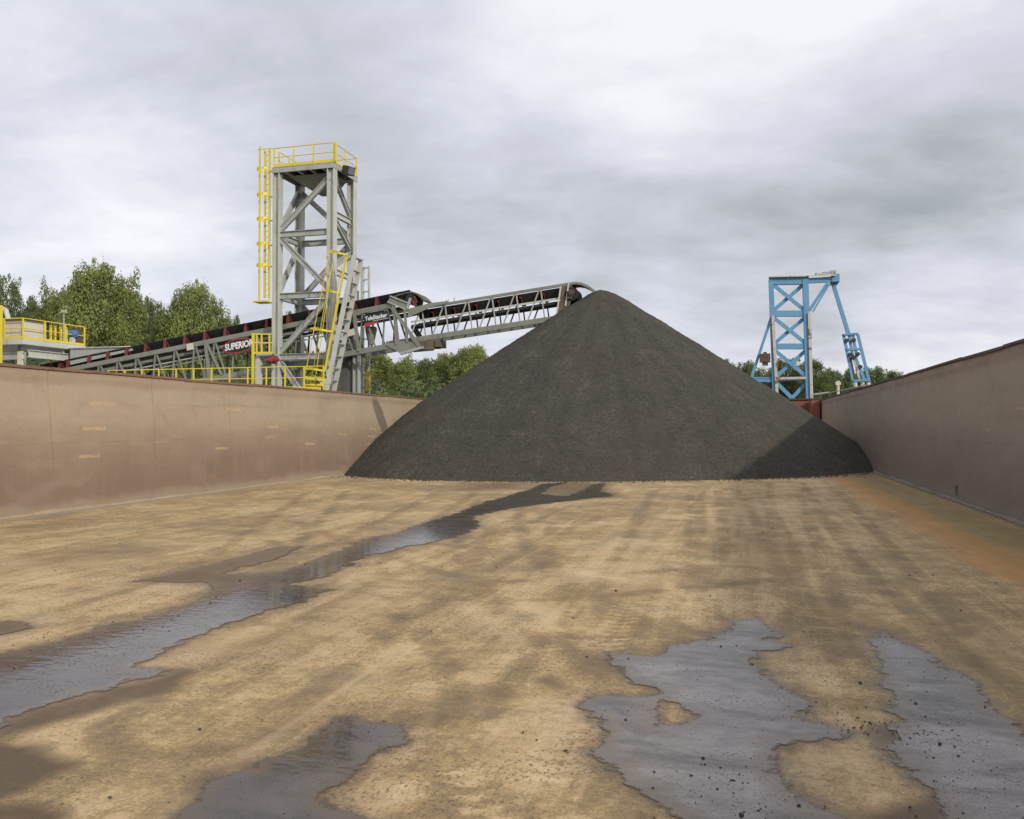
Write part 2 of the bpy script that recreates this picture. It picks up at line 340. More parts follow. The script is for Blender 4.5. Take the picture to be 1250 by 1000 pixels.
t = n.math('MULTIPLY_ADD', n1, 0.62, n.math('MULTIPLY_ADD', n2, 0.36, 0.01))
t = n.math('MULTIPLY_ADD', n.math('SUBTRACT', n3, 0.5), 0.5, t)
t = n.math('MULTIPLY_ADD', n.math('SUBTRACT', strk, 0.5), 0.36, t)
t = n.math('MULTIPLY_ADD', n.math('SUBTRACT', strk2, 0.5), 0.10, t)
t = n.math('MULTIPLY_ADD', n.math('SUBTRACT', n4, 0.5), 0.42, t)
t = n.math('MULTIPLY_ADD', n.math('SUBTRACT', n5, 0.5), 0.42, t)
t = n.math('MULTIPLY_ADD', ay_, 0.17, t)
t = n.math('MULTIPLY_ADD', n.math('MULTIPLY', at_, n.rng(n.noise(g, 1.3, 4, 0.6), 0.32, 0.58)), -0.15, t)
c = n.ramp(t, [(0.24, (0.19, 0.135, 0.072)), (0.41, (0.295, 0.212, 0.112)), (0.49, (0.375, 0.268, 0.132)), (0.56, (0.49, 0.355, 0.192)), (0.78, (0.61, 0.455, 0.275))])
c = n.mix(n.rng(n.noise(g, 0.7, 5, 0.6, 0.5), 0.5, 0.7, 0, 0.38), c, (0.38, 0.24, 0.105), 'MIX')   # ochre silt
c = n.mix(n.rng(n.noise(n.mapp(g, (1, 1, 1), (20, 4, 0)), 0.8, 5, 0.6, 0.6), 0.52, 0.72, 0, 0.45), c, (0.20, 0.175, 0.125))   # grey green dust
# grit speckles
sp = n.voro(g, 26).outputs['Distance']
c = n.mix(n.math('MULTIPLY', n.rng(sp, 0.16, 0.07, 0, 1), n.rng(n.noise(g, 1.1, 4, 0.6), 0.47, 0.62, 0, 0.75)), c, (0.075, 0.06, 0.04))
sp2 = n.noise(n.mapp(g, (1, 0.7, 1)), 38, 3, 0.8)
c = n.mix(n.math('MULTIPLY', n.rng(sp2, 0.53, 0.62, 0, 1), n.rng(n.noise(g, 0.9, 4, 0.6, 0.3), 0.40, 0.58, 0.15, 0.9)), c, (0.13, 0.105, 0.065))
# rust stained gutter strip by the right wall, grey lime strip by the left one
gu = n.math('MULTIPLY', n.rng(n.math('MULTIPLY_ADD', n.math('SUBTRACT', n2, 0.5), 1.6, fx_), 2.5, 3.4), 0.75)
gx2 = n.math('MULTIPLY_ADD', n.math('SUBTRACT', n.noise(n.mapp(g, (2.0, 0.3, 1)), 1.2, 6, 0.65), 0.5), 1.3, fx_)
c = n.mix(gu, c, n.ramp(n.rng(gx2, 2.4, 5.0, 0, 1, False), [(0.05, (0.27, 0.20, 0.11)), (0.22, (0.45, 0.225, 0.07)), (0.38, (0.38, 0.205, 0.07)), (0.55, (0.25, 0.175, 0.07)), (0.75, (0.21, 0.155, 0.07)), (0.95, (0.30, 0.21, 0.11))]))
gl = n.math('MULTIPLY', n.rng(n.math('MULTIPLY_ADD', n.math('SUBTRACT', n3, 0.5), 0.9, fx_), XL + 0.55, XL + 0.1), 0.8)
c = n.mix(gl, c, (0.33, 0.29, 0.23))
gc = n.math('MULTIPLY', n.rng(n.math('MULTIPLY_ADD', n.math('SUBTRACT', n3, 0.5), 0.5, fx_), XR - 0.28, XR - 0.05), 0.8)
c = n.mix(gc, c, (0.10, 0.09, 0.08))
c = n.mix(n.math('MULTIPLY', al, 0.7), c, (0.52, 0.38, 0.23))
an = n.math('MULTIPLY_ADD', n.math('SUBTRACT', n.math('MULTIPLY_ADD', n3, 0.6, n.math('MULTIPLY', n4, 0.4)), 0.5), 1.3, ad); an = n.math('MULTIPLY', an, n.rng(ad, 0.02, 0.2))
c = n.mix(n.math('MULTIPLY', an, 1.0, clamp=True), c, (0.105, 0.068, 0.034))
edge = n.math('MULTIPLY_ADD', n.math('SUBTRACT', n4, 0.5), 0.10, aw); edge = n.math('MULTIPLY_ADD', n.math('SUBTRACT', n5, 0.5), 0.05, edge)
edge = n.math('MULTIPLY_ADD', n.math('SUBTRACT', n.noise(g, 3.5, 3, 0.5), 0.5), 0.30, edge)
w2 = n.math('ADD', n.math('MULTIPLY', n.rng(edge, 0.09, -0.02), 0.50), n.math('MULTIPLY', n.rng(edge, 0.34, 0.0), 0.38))
c = n.mix(n.math('MULTIPLY', w2, 0.8), c, (0.115, 0.078, 0.045))
n.put(p.inputs['Base Color'], c)
n.put(p.inputs['Roughness'], n.math('MAXIMUM', n.math('SUBTRACT', 0.88, n.math('MULTIPLY', n.math('MAXIMUM', w2, n.math('MULTIPLY', an, 0.7)), 0.55)), 0.3))
p.inputs['Specular IOR Level'].default_value = 0.3
sw = n.math('SINE', n.math('MULTIPLY', n.math('ADD', fy_, n.math('MULTIPLY', n3, 0.25)), 45))
h = n.math('MULTIPLY_ADD', n4, 0.6, n.math('MULTIPLY', n5, 0.45)); h = n.math('MULTIPLY_ADD', n.math('MULTIPLY', sw, at_), 0.25, h)
h = n.math('MULTIPLY_ADD', n.rng(sp, 0.25, 0.0), 0.3, h)
nr = n.bump(h, 0.55, 0.016, n.bump(n.math('ADD', n3, strk2), 0.5, 0.04)); n.put(p.inputs['Normal'], nr)
fl = npmesh('floor', np.stack([fx, fy, fz], 1), gridfaces(len(rows), len(cols_)), fm, attrs=dict(wet=wet, damp=damp, dry=dry, line=line, track=track))
tag(fl, kind='structure')

pm, nt, p = mat('puddle_water'); n = N(nt); g = n.coord('Object')
s1 = n.noise(n.mapp(g, (0.8, 2.0, 1)), 1.1, 6, 0.65, 0.5)
s2 = n.noise(n.mapp(g, (1, 1.7, 1), rot=(0, 0, R(15))), 5, 6, 0.7, 0.6)
s3 = n.noise(g, 45, 3, 0.75)
n4 = n.noise(g, 14, 4, 0.75); n5 = n.noise(g, 60, 3, 0.7); sda = n.attr('sd')
edge = n.math('MULTIPLY_ADD', n.math('SUBTRACT', n4, 0.5), 0.10, sda); edge = n.math('MULTIPLY_ADD', n.math('SUBTRACT', n5, 0.5), 0.05, edge)
edge = n.math('MULTIPLY_ADD', n.math('SUBTRACT', n.noise(g, 3.5, 3, 0.5), 0.5), 0.30, edge)
xx = n.sep(g)[0]
silt = n.rng(n.math('MULTIPLY_ADD', s3, 0.20, n.math('MULTIPLY_ADD', s2, 0.18, n.math('MULTIPLY', s1, 0.62))), 0.38, 0.60)
silt = n.math('MULTIPLY', silt, n.rng(xx, -3.2, 0.2, 0.12, 1.0))
c = n.mix(silt, (0.055, 0.044, 0.038), (0.25, 0.228, 0.212))
c = n.mix(n.rng(s1, 0.58, 0.75, 0, 0.5), c, (0.10, 0.07, 0.05))
c = n.mix(n.math('MULTIPLY', n.rng(s3, 0.57, 0.66), n.rng(n.noise(g, 1.7, 4, 0.6), 0.48, 0.62, 0, 0.9)), c, (0.02, 0.018, 0.016))
c = n.mix(n.rng(edge, -0.22, -0.02, 0, 0.8), c, (0.13, 0.09, 0.055))
n.put(p.inputs['Base Color'], c); p.inputs['IOR'].default_value = 1.36
n.put(p.inputs['Roughness'], n.math('MAXIMUM', n.rng(s2, 0.35, 0.7, 0.02, 0.10), n.rng(edge, -0.08, 0.0, 0.03, 0.3)))
rip = n.noise(n.mapp(g, (1.0, 2.0, 1), rot=(0, 0, R(10))), 7, 3, 0.5, 0.3)
hh = n.math('MULTIPLY_ADD', n.math('MULTIPLY', n.rng(s3, 0.56, 0.7), n.rng(s1, 0.45, 0.6)), 1.2, n.math('MULTIPLY', rip, 0.9))
n.put(p.inputs['Normal'], n.bump(hh, 0.3, 0.005))
tb_ = n.new('ShaderNodeBsdfTransparent'); mx_ = n.new('ShaderNodeMixShader'); n.put(mx_.inputs[0], n.rng(edge, 0.0, -0.05))
nt.links.new(tb_.outputs[0], mx_.inputs[1]); nt.links.new(p.outputs[0], mx_.inputs[2]); nt.links.new(mx_.outputs[0], nt.nodes['Material Output'].inputs[0])
ZP = 0.0042
FQ = gridfaces(len(rows), len(cols_))
for i, sdi in enumerate(SDI):
    kf = (sdi[FQ] < 0.16).any(1) & (fy[FQ] > 2).all(1); fq = FQ[kf]; us = np.unique(fq); rm = np.zeros(len(fx), int); rm[us] = np.arange(len(us))
    o = npmesh('puddle', np.stack([fx[us], fy[us], np.full(len(us), ZP)], 1), rm[fq], pm, attrs=dict(sd=np.clip(sdi[us], -1.5, 1)))
    tag(o, kind='structure')

# grit scattered in and round the puddles
def rocks(name, pts, sizes, m):
    ico = np.array([(0,0,1),(0.9,0,0.3),(0.3,0.85,0.35),(-0.7,0.5,0.3),(-0.7,-0.5,0.35),(0.3,-0.85,0.3),(0.7,0.5,-0.4),(-0.3,0.85,-0.4),(-0.9,0,-0.35),(-0.3,-0.85,-0.4),(0.7,-0.5,-0.35),(0,0,-1)])
    fc = np.array([(0,1,2),(0,2,3),(0,3,4),(0,4,5),(0,5,1),(1,6,2),(2,7,3),(3,8,4),(4,9,5),(5,10,1),(1,10,6),(2,6,7),(3,7,8),(4,8,9),(5,9,10),(11,7,6),(11,8,7),(11,9,8),(11,10,9),(11,6,10)])
    V = []; Fc = []
    for i, (p_, s_) in enumerate(zip(pts, sizes)):
        a = rng.random() * 6.28; sc = np.array([1, rng.uniform(0.6, 1), rng.uniform(0.45, 0.8)]) * s_
        q = ico * rng.uniform(0.75, 1.15, (12, 1)) * sc
        q = np.stack([q[:, 0] * math.cos(a) - q[:, 1] * math.sin(a), q[:, 0] * math.sin(a) + q[:, 1] * math.cos(a), q[:, 2]], 1)
        V.append(q + np.array([p_[0], p_[1], p_[2]])); Fc.append(fc + 12 * i)
    return npmesh(name, np.concatenate(V), np.concatenate(Fc), m, smooth=False)
gm, nt, p = mat('dark_gravel_stones'); n = N(nt)
n.put(p.inputs['Base Color'], n.ramp(n.noise(n.coord('Object'), 9, 3, 0.7), [(0.3, (0.02, 0.019, 0.017)), (0.6, (0.05, 0.045, 0.038)), (0.8, (0.10, 0.09, 0.075))])); p.inputs['Roughness'].default_value = 0.7
pts, szs = [], []
def scatter(cx, cy, rx, ry, k, s0, s1):
    for _ in range(int(k * 0.6)):
        q = F(cx + rng.normal() * rx, min(cy + rng.normal() * ry, 1090)); s_ = 0.75 * s0 * (s1 / s0) ** (rng.random() ** 3.5)
        if XL + 0.1 < q.x < XR - 0.1: pts.append((q.x, q.y, ZP + s_ * 0.25)); szs.append(s_)
for a in ((880, 955, 28, 14, 160, .003, .014), (1010, 868, 35, 8, 150, .003, .012), (1120, 900, 35, 18, 330, .003, .014), (860, 845, 60, 30, 260, .003, .008), (1060, 888, 25, 5, 90, .004, .014),
          (1180, 960, 40, 25, 260, .003, .010), (1130, 820, 30, 25, 170, .003, .010), (930, 990, 40, 14, 140, .003, .012), (960, 840, 18, 12, 70, .003, .009), (200, 755, 60, 14, 70, .005, .016),
          (70, 800, 60, 14, 40, .005, .013), (330, 720, 40, 8, 16, .008, .016), (450, 890, 24, 10, 60, .003, .010), (330, 960, 60, 25, 50, .003, .007), (1090, 780, 10, 8, 60, .003, .010), (70, 777, 25, 4, 40, .006, .016)):
    scatter(*a)
for a in ((858, 927, .013), (905, 997, .018), (975, 985, .012), (880, 790, .012), (918, 812, .011), (1050, 835, .014), (1118, 860, .012), (752, 722, .02), (764, 880, .012), (700, 755, .012), (655, 905, .010)):
    q = F(a[0], a[1]); pts.append((q.x, q.y, ZP + a[2] * 0.3)); szs.append(a[2])
for _ in range(900):
    y_ = 3 + rng.random() ** 1.5 * 24; x_ = rng.uniform(XL + .3, XR - .2); s_ = 0.003 + 0.012 * rng.random() ** 4
    pts.append((x_, y_, 0.004 + s_ * 0.4)); szs.append(s_)
tag(rocks('gravel', pts, szs, gm), kind='stuff')

# ------------------------------------------------------------------ barge walls
def wall_mat(name, light, mid, low, marks, sgn, dens):
    m, nt, p = mat(name); n = N(nt); g = n.coord('Object'); x, y, z = n.sep(g)
    big = n.noise(n.mapp(g, (1, 0.35, 0.9)), 0.55, 6, 0.6, 0.4)
    md = n.noise(n.mapp(g, (1, 0.8, 1.6)), 1.6, 6, 0.65, 0.3)
    stv = n.noise(n.mapp(g, (1, 2.2, 0.22)), 1.5, 6, 0.65, 0.15)
    sth = n.noise(n.mapp(g, (1, 0.12, 4.0)), 1.5, 4, 0.6)
    fi = n.noise(g, 22, 4, 0.7)
    zz = n.math('MULTIPLY_ADD', n.math('SUBTRACT', big, 0.5), 1.6, z)
    zz = n.math('MULTIPLY_ADD', n.math('SUBTRACT', md, 0.5), 0.5, zz)
    c = n.mix(n.rng(zz, 0.2, 2.0), low, mid)
    c = n.mix(n.rng(zz, 1.35, 2.3), c, light)
    c = n.mix(n.rng(stv, 0.5, 0.8, 0, 0.16), c, tuple(q * 1.1 for q in light))
    c = n.mix(n.rng(stv, 0.45, 0.25, 0, 0.22), c, tuple(q * 0.62 for q in mid))
    c = n.mix(n.rng(sth, 0.55, 0.72, 0, 0.22), c, low)
    c = n.mix(n.rng(fi, 0.45, 0.8, 0, 0.25), c, tuple(q * 0.7 for q in low))
    c = n.mix(n.rng(n.noise(g, 5, 6, 0.75), 0.58, 0.72, 0, 0.4), c, (0.21, 0.12, 0.075))
    c = n.mix(n.rng(n.noise(n.mapp(g, (1, .7, 1), (3, 3, 3)), 1.1, 7, 0.68, 0.8), 0.52, 0.66, 0, 0.18), c, tuple(q * 0.62 for q in mid))
    c = n.mix(n.rng(n.noise(n.mapp(g, (1, .5, 1), (7, 3, 9)), 0.9, 7, 0.65, 0.8), 0.52, 0.68, 0, 0.16), c, tuple(min(1, q * 1.18) for q in light))
    scr = n.noise(n.mapp(g, (1, 0.25, 5), rot=(R(14), 0, 0)), 5, 5, 0.75)
    c = n.mix(n.rng(scr, 0.60, 0.70, 0, 0.28), c, (0.42, 0.36, 0.30))
    # worn yellow stencil dashes in rows
    mk = None
    for z0, per, ph, wd in marks:
        yy = n.math('ADD', n.math('DIVIDE', y, per), ph); fr = n.math('FRACT', yy)
        a = n.math('LESS_THAN', fr, wd); b_ = n.math('LESS_THAN', n.math('ABSOLUTE', n.math('SUBTRACT', n.math('MULTIPLY_ADD', n.math('SUBTRACT', n.noise(n.mapp(g, (1, 1, 1), (0, 9, 3)), 0.25, 1), 0.5), 0.35, z), z0)), 0.034)
        wn = n.new('ShaderNodeTexWhiteNoise', noise_dimensions='1D'); n.put(wn.inputs['W'], n.math('ADD', n.math('FLOOR', yy), z0 * 7))
        q = n.math('MULTIPLY', n.math('MULTIPLY', a, b_), n.rng(wn.outputs['Value'], 0.25, 0.7, 0.1, 1))
        mk = q if mk is None else n.math('MAXIMUM', mk, q)
    mk = n.math('MULTIPLY', mk, n.rng(n.noise(n.mapp(g, (1, 1, 2)), 9, 3, 0.6), 0.30, 0.52, 0, dens))
    c = n.mix(n.math('MULTIPLY', mk, 0.55), c, (0.58, 0.40, 0.19))
    # plate seams
    fs = n.math('ABSOLUTE', n.math('SUBTRACT', n.math('FRACT', n.math('DIVIDE', n.math('MULTIPLY_ADD', z, 0.10, y), 3.05)), 0.5))
    seam = n.rng(fs, 0.012, 0.0)
    hs = n.rng(n.math('ABSOLUTE', n.math('SUBTRACT', z, 1.42)), 0.014, 0.0)
    se = n.math('MAXIMUM', seam, hs)
    c = n.mix(n.math('MULTIPLY', se, n.rng(md, 0.35, 0.6, 0.05, 0.4)), c, tuple(q * 0.55 for q in mid))
    # scuffs and the mud line at the foot
    foot = n.rng(n.math('MULTIPLY_ADD', n.math('SUBTRACT', md, 0.5), 0.45, z), 0.30, 0.08)
    c = n.mix(n.math('MULTIPLY', foot, 0.75), c, (0.32, 0.25, 0.17) if sgn < 0 else (0.20, 0.17, 0.14))
    top = n.rng(n.math('MULTIPLY_ADD', n.math('SUBTRACT', md, 0.5), 0.25, z), (HL if sgn < 0 else HR) - 0.32, (HL if sgn < 0 else HR) - 0.12)
    c = n.mix(n.math('MULTIPLY', top, 0.55 if sgn > 0 else 0.3), c, (0.20, 0.11, 0.07))
    if sgn < 0:   # dark slanting mark on the left wall near the pile
        u = n.math('DIVIDE', n.math('SUBTRACT', n.math('SUBTRACT', y, 29.3), n.math('MULTIPLY', n.math('SUBTRACT', 2.3, z), 0.75)), 0.42)
        u2 = n.math('MULTIPLY_ADD', u, u, n.math('POWER', n.math('ABSOLUTE', n.math('DIVIDE', n.math('SUBTRACT', z, 2.05), 0.85)), 3))
        so_ = n.rng(n.math('MULTIPLY_ADD', n.math('SUBTRACT', md, 0.5), 0.8, u2), 1.1, 0.45)
        c = n.mix(n.math('MULTIPLY', so_, 0.72), c, (0.10, 0.085, 0.07))
    n.put(p.inputs['Base Color'], c)
    n.put(p.inputs['Roughness'], n.rng(md, 0.3, 0.7, 0.55, 0.8)); p.inputs['Specular IOR Level'].default_value = 0.3
    h = n.math('MULTIPLY_ADD', se, 0.6, n.math('MULTIPLY', fi, 0.35)); h = n.math('MULTIPLY_ADD', n.noise(g, 6, 4, 0.6), 0.5, h)
    n.put(p.inputs['Normal'], n.bump(h, 0.3, 0.01, n.bump(n.noise(n.mapp(g, (1, 1, 1)), 0.9, 2, 0.4), 0.35, 0.06)))
    return m
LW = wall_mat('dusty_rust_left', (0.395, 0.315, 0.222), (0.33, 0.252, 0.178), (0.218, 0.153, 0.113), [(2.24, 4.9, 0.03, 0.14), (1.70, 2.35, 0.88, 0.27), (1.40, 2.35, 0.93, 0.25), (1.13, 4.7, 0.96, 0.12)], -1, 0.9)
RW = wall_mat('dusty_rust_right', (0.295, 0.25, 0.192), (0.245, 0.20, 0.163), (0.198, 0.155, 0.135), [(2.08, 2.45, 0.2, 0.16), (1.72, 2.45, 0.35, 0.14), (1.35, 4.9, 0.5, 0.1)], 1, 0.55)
rustm = paint('rusty_steel', (0.22, 0.12, 0.075), (0.08, 0.05, 0.04), 0.75, 0.7, 1.2)
lipm = paint('dark_coaming_steel', (0.075, 0.05, 0.04), (0.03, 0.025, 0.02), 0.7, 0.6, 1.2)
sandm = paint('sandy_dirt', (0.34, 0.26, 0.165), (0.2, 0.15, 0.1), 0.9, 0.7, 2.5)
filletm = paint('worn_fillet', (0.17, 0.14, 0.11), (0.12, 0.10, 0.08), 0.8, 0.6, 1.5)
def side_wall(x, H, sgn, m, label):                 # sgn: -1 left wall, +1 right wall
    root = empty('barge_wall', (x, (YB + YE) / 2, 0), label, 'barge wall')
    ys = np.arange(YB, YE + 0.01, 0.35); prof = []  # (outward offset, z)
    for z in np.linspace(-0.3, H, 18): prof.append((0.0, z))
    prof += [(0.06, H + 0.03), (0.22, H + 0.03), (0.30, H), (0.30, -2.6)]
    V = np.zeros((len(ys), len(prof), 3))
    for j, (o_, z) in enumerate(prof):
        bk = 0.04 * np.abs(np.sin(ys * math.pi / 3.05 + z * 0.1)) * (1 if 0.1 < z < H and o_ == 0 else 0) + 0.03 * fbm(ys * 0.5, ys * 0 + z * 0.8, 40)
        V[:, j] = np.stack([ys * 0 + x + sgn * (o_ + (bk if o_ == 0 else 0)), ys, np.full(len(ys), z) + (0.06 * fbm(ys * 0.15, ys * 0, 8) if z > H - 0.2 else 0)], 1)
    fc = gridfaces(len(ys), len(prof))
    if sgn > 0: fc = fc[:, ::-1]
    npmesh('plating', V.reshape(-1, 3), fc, m, root)
    mb = MB(); seg = 3.05; k = 0; y = YB
    while y < YE:
        e = min(y + seg, YE); dz = 0.012 * math.sin(k * 2.3)
        mb.bar((x + sgn * 0.12, y, H + 0.045 + dz), (x + sgn * 0.12, e - 0.015, H + 0.045 + dz * 0.4), 0.30, 0.055, (1, 0, 0)); y = e; k += 1
    mb.build('coaming', rustm if sgn < 0 else lipm, root)
    fb = MB(); ys2 = np.arange(YB, YE, 0.5)
    for a in ys2:
        r_ = lambda t_: 0.008 + 0.032 * float(vnoise(np.array([t_ * 1.7]), np.array([3.0]), 9)[0])
        h0, h1 = r_(a), r_(a + 0.5); b2_ = min(a + 0.5, YE)
        fb.add([(x, a, h0 * 2), (x - sgn * h0 * 2, a, 0.004), (x, a, -.02), (x, b2_, h1 * 2), (x - sgn * h1 * 2, b2_, 0.004), (x, b2_, -.02)], [(0, 1, 4, 3), (1, 2, 5, 4), (0, 3, 5, 2)])
    fb.build('mud_fillet', filletm if sgn > 0 else sandm, root)
    return root
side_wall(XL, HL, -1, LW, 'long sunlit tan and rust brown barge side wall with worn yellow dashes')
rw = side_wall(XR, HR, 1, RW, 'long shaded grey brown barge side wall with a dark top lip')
q = B(1165, 594, 20); s0 = 14.5
mb = MB(); ysc = 21.3
mb.box((XR - 0.03, ysc, 0.14), (XR + 0.02, ysc + 0.06, 0.38)); mb.box((XR - 0.04, ysc - 0.06, 0.33), (XR + 0.02, ysc, 0.38)); mb.build('scrape_mark', filletm, rw)  # thin raised strips standing for a dark scrape on the wall
def end_wall(y, t, label, m, h):
    root = empty('bulkhead', ((XL + XR) / 2, y, 0), label, 'bulkhead')
    mb = MB(); mb.box((XL - 0.3, y + 0.004, -2.6), (XR + 0.3, y + t, h))
    nn = 9
    mb.build('plating', m, root)
    sgn = -1 if t > 0 else 1
    for i in range(1, nn): xx = XL + (XR - XL) * i / nn; MB().box((xx - 0.05, y + sgn * 0.12, 0), (xx + 0.05, y, h - 0.05)).build('stiffener', m, root)
    c_ = MB(); c_.box((XL - 0.35, y - 0.10, h + 0.002), (XR + 0.35, y + t + 0.1, h + 0.09)); c_.build('coaming', lipm, root)
    return root
redm = paint('red_oxide_steel', (0.24, 0.085, 0.055), (0.09, 0.05, 0.04), 0.7, 0.6, 0.8)
end_wall(YE, 0.3, 'red oxide end bulkhead of the barge below the blue tower', redm, 3.35)
end_wall(YB, -0.3, 'rear end bulkhead of the barge behind the viewer', redm, 3.3)
# corner post at the far right corner
mb = MB(); mb.box((XR - 0.55, YE - 1.6, 0), (XR - 0.06, YE - 0.14, 3.28)); cp = mb.build('corner_post', redm); tag(cp, 'dark rusty corner post where the right wall meets the red bulkhead', 'post')

# ------------------------------------------------------------------ gravel pile
AX, AY, AZ, SL = -6.25, 38.3, 8.42, 0.655
ap = B(735, 353, AY); AX, AZ = ap.x, ap.z + 0.10
gxs = np.arange(XL - 0.02, XR + 0.03, 0.05); gys = np.arange(24.0, 53.0, 0.055)
px_, py_ = np.meshgrid(gxs, gys); X_ = px_.ravel(); Y_ = py_.ravel()
dx, dy = X_ - AX, Y_ - AY; r = np.hypot(dx, dy); th = np.arctan2(dy, dx)
slope = sum(np.interp(np.degrees(th) + o_, [-180, -150, -120, -103, -84, -65, -26, 0, 60, 120, 180], [.66, .668, .588, .600, .65, .70, .708, .665, .66, .66, .66]) for o_ in (-9, 0, 9)) / 3
rr = np.sqrt(r * r + 0.5 ** 2) - 0.25
H_ = AZ - slope * rr
rill = fbm(th * 14 + 50, r * 0.10, 60, 4); H_ += np.clip(r / 5, 0, 1) * 0.09 * rill
H_ += 0.05 * fbm(X_ * 1.2, Y_ * 1.2, 61, 3) + 0.055 * fbm(X_ * 6, Y_ * 6, 62, 3) + rng.normal(0, 0.008, X_.shape)
# slipped tongue: toe flares out gently
toe = np.clip((0.5 - H_) / 0.5, 0, 1); H_ += 0.06 * toe * (fbm(X_ * 2, Y_ * 2, 64) + 0.1)
H_ = np.where(H_ < -0.12, -0.12, H_)
keep = (H_.reshape(px_.shape) > -0.11)
fc = gridfaces(len(gys), len(gxs)); kf = keep.ravel()[fc].any(1); fc = fc[kf]
used = np.unique(fc); remap = -np.ones(len(X_), int); remap[used] = np.arange(len(used))
pmx, nt, p = mat('dark_crushed_gravel'); n = N(nt); g = n.coord('Object')
tn = n.attr('tone')
v1 = n.voro(g, 16); v2 = n.voro(g, 34)
k1 = n.noise(g, 22, 4, 0.8); k2 = n.noise(n.mapp(g, (1, 1, 1)), 1.0, 5, 0.6)
t = n.math('MULTIPLY_ADD', n.math('SUBTRACT', k1, 0.5), 0.9, 0.5); t = n.math('MULTIPLY_ADD', n.math('SUBTRACT', k2, 0.5), 0.5, t)
t = n.math('MULTIPLY_ADD', n.math('SUBTRACT', tn, 0.5), 0.22, t)
t = n.math('MULTIPLY_ADD', n.math('SUBTRACT', n.sep(v1.outputs['Color'])[0], 0.5), 0.35, t)
c = n.ramp(t, [(0.1, (0.028, 0.028, 0.024)), (0.42, (0.056, 0.054, 0.044)), (0.68, (0.082, 0.077, 0.060)), (0.92, (0.17, 0.16, 0.13))])
c = n.mix(n.rng(n.noise(n.mapp(g, (1, 1, 1), (5, 5, 5)), 0.30, 3, 0.5), 0.48, 0.7, 0, 0.35), c, (0.085, 0.068, 0.046))
n.put(p.inputs['Base Color'], c); p.inputs['Roughness'].default_value = 0.9; p.inputs['Specular IOR Level'].default_value = 0.2
h = n.math('MULTIPLY_ADD', v1.outputs['Distance'], -0.8, k1); h = n.math('MULTIPLY_ADD', v2.outputs['Distance'], -0.4, h)
n.put(p.inputs['Normal'], n.bump(h, 0.8, 0.05))
tone = 0.5 + 0.9 * fbm(th * 22, r * 0.25, 70, 5)
pile = npmesh('gravel_pile', np.stack([X_, Y_, H_], 1)[used], remap[fc], pmx, attrs=dict(tone=tone[used]))
tag(pile, 'huge dark grey cone of crushed gravel heaped inside the barge', 'gravel pile')
pts, szs = [], []
for _ in range(2200):      # loose stones at the toe
    a = rng.uniform(math.pi * 1.05, math.pi * 1.95); R0 = AZ / float(np.interp(math.degrees(a) - 360, [-180, -150, -120, -103, -84, -65, -26, 0], [.66, .668, .595, .602, .65, .70, .692, .665])) + 0.2 + abs(rng.normal()) * 0.4
    x_, y_ = AX + R0 * math.cos(a), AY + R0 * math.sin(a)
    if XL + .2 < x_ < XR - .2: s_ = rng.uniform(0.008, 0.03); pts.append((x_, y_, s_ * .5)); szs.append(s_)
tag(rocks('loose_gravel', pts, szs, gm), kind='stuff')

# ------------------------------------------------------------------ railings
def railing(name, pts, h, label, group=None, toe=True, spacing=1.3, r=0.026, mid=True, m='yellow'):
    pts = [Vector(p) for p in pts]; root = empty(name, pts[0], label, 'railing', group)
    u = Vector((0, 0, h))
    mb = MB(); mb.path([p + u for p in pts], r); mb.build('top_rail', m, root)
    if mid: mb = MB(); mb.path([p + u * 0.52 for p in pts], r * 0.85); mb.build('mid_rail', m, root)
    if toe:
        mb = MB()
        for p, q in zip(pts[:-1], pts[1:]): mb.bar(p + Vector((0, 0, .06)), q + Vector((0, 0, .06)), 0.12, 0.012, (0, 0, 1))
        mb.build('toe_board', m, root)
    done = []
    for p, q in zip(pts[:-1], pts[1:]):
        k = max(1, round((q - p).length / spacing))
        for i in range(k + 1):
            b = p.lerp(q, i / k)
            if all((b - e).length > 0.2 for e in done):
                done.append(b); MB().bar(b, b + u, r * 2.2, r * 2.2, (1, 0, 0)).build('post', m, root)
    return root

# ------------------------------------------------------------------ grey steel tower
YF, YR = 36.9, 39.1
lx = lambda px, y: B(px, 450, y).x
TL, TR = lx(338, YF), lx(404.5, YF)
zf = lambda px, py, y=YF: B(px, py, y).z
ZT = zf(404, 206); DZ = 1.9                       # top of legs; dock level
tw = empty('steel_tower', ((TL + TR) / 2, (YF + YR) / 2, DZ), 'tall grey steel frame tower straddling the conveyor, with a yellow railed top platform', 'tower')
W = 0.38
for x in (TL, TR):
    for y in (YF, YR):
        MB().hbeam((x, y, DZ), (x, y, ZT - 0.02), W, W, (0, 1, 0), 0.045).build('leg', 'pale', tw)
        MB().box((x - 0.35, y - 0.35, DZ - 0.1), (x + 0.35, y + 0.35, DZ + 0.03)).build('base_plate', 'grey', tw)
L1, L2, L3 = zf(338, 287), zf(338, 362), zf(338, 436)
def beam(a, b, side=(0, 1, 0), w=0.2, h=0.3, m='grey', name='beam'): MB().hbeam(a, b, w, h, side, 0.03).build(name, m, tw)
g_ = W / 2 - 0.02
for z in (L1, L2, L3):
    for y in (YF, YR):
        beam((TL + g_, y, z), (TR - g_, y, z))
for z in (L1, L2, L3): beam((TL, YF + g_, z), (TL, YR - g_, z), (1, 0, 0))
Q1 = zf(411, 259); Q2 = zf(411, 330)
for z in (Q1, Q2, L3): beam((TR, YF + g_, z), (TR, YR - g_, z), (1, 0, 0), m='pale')
def brace(a, b, side=(0, 1, 0)): beam(a, b, side, 0.16, 0.26, name='brace')
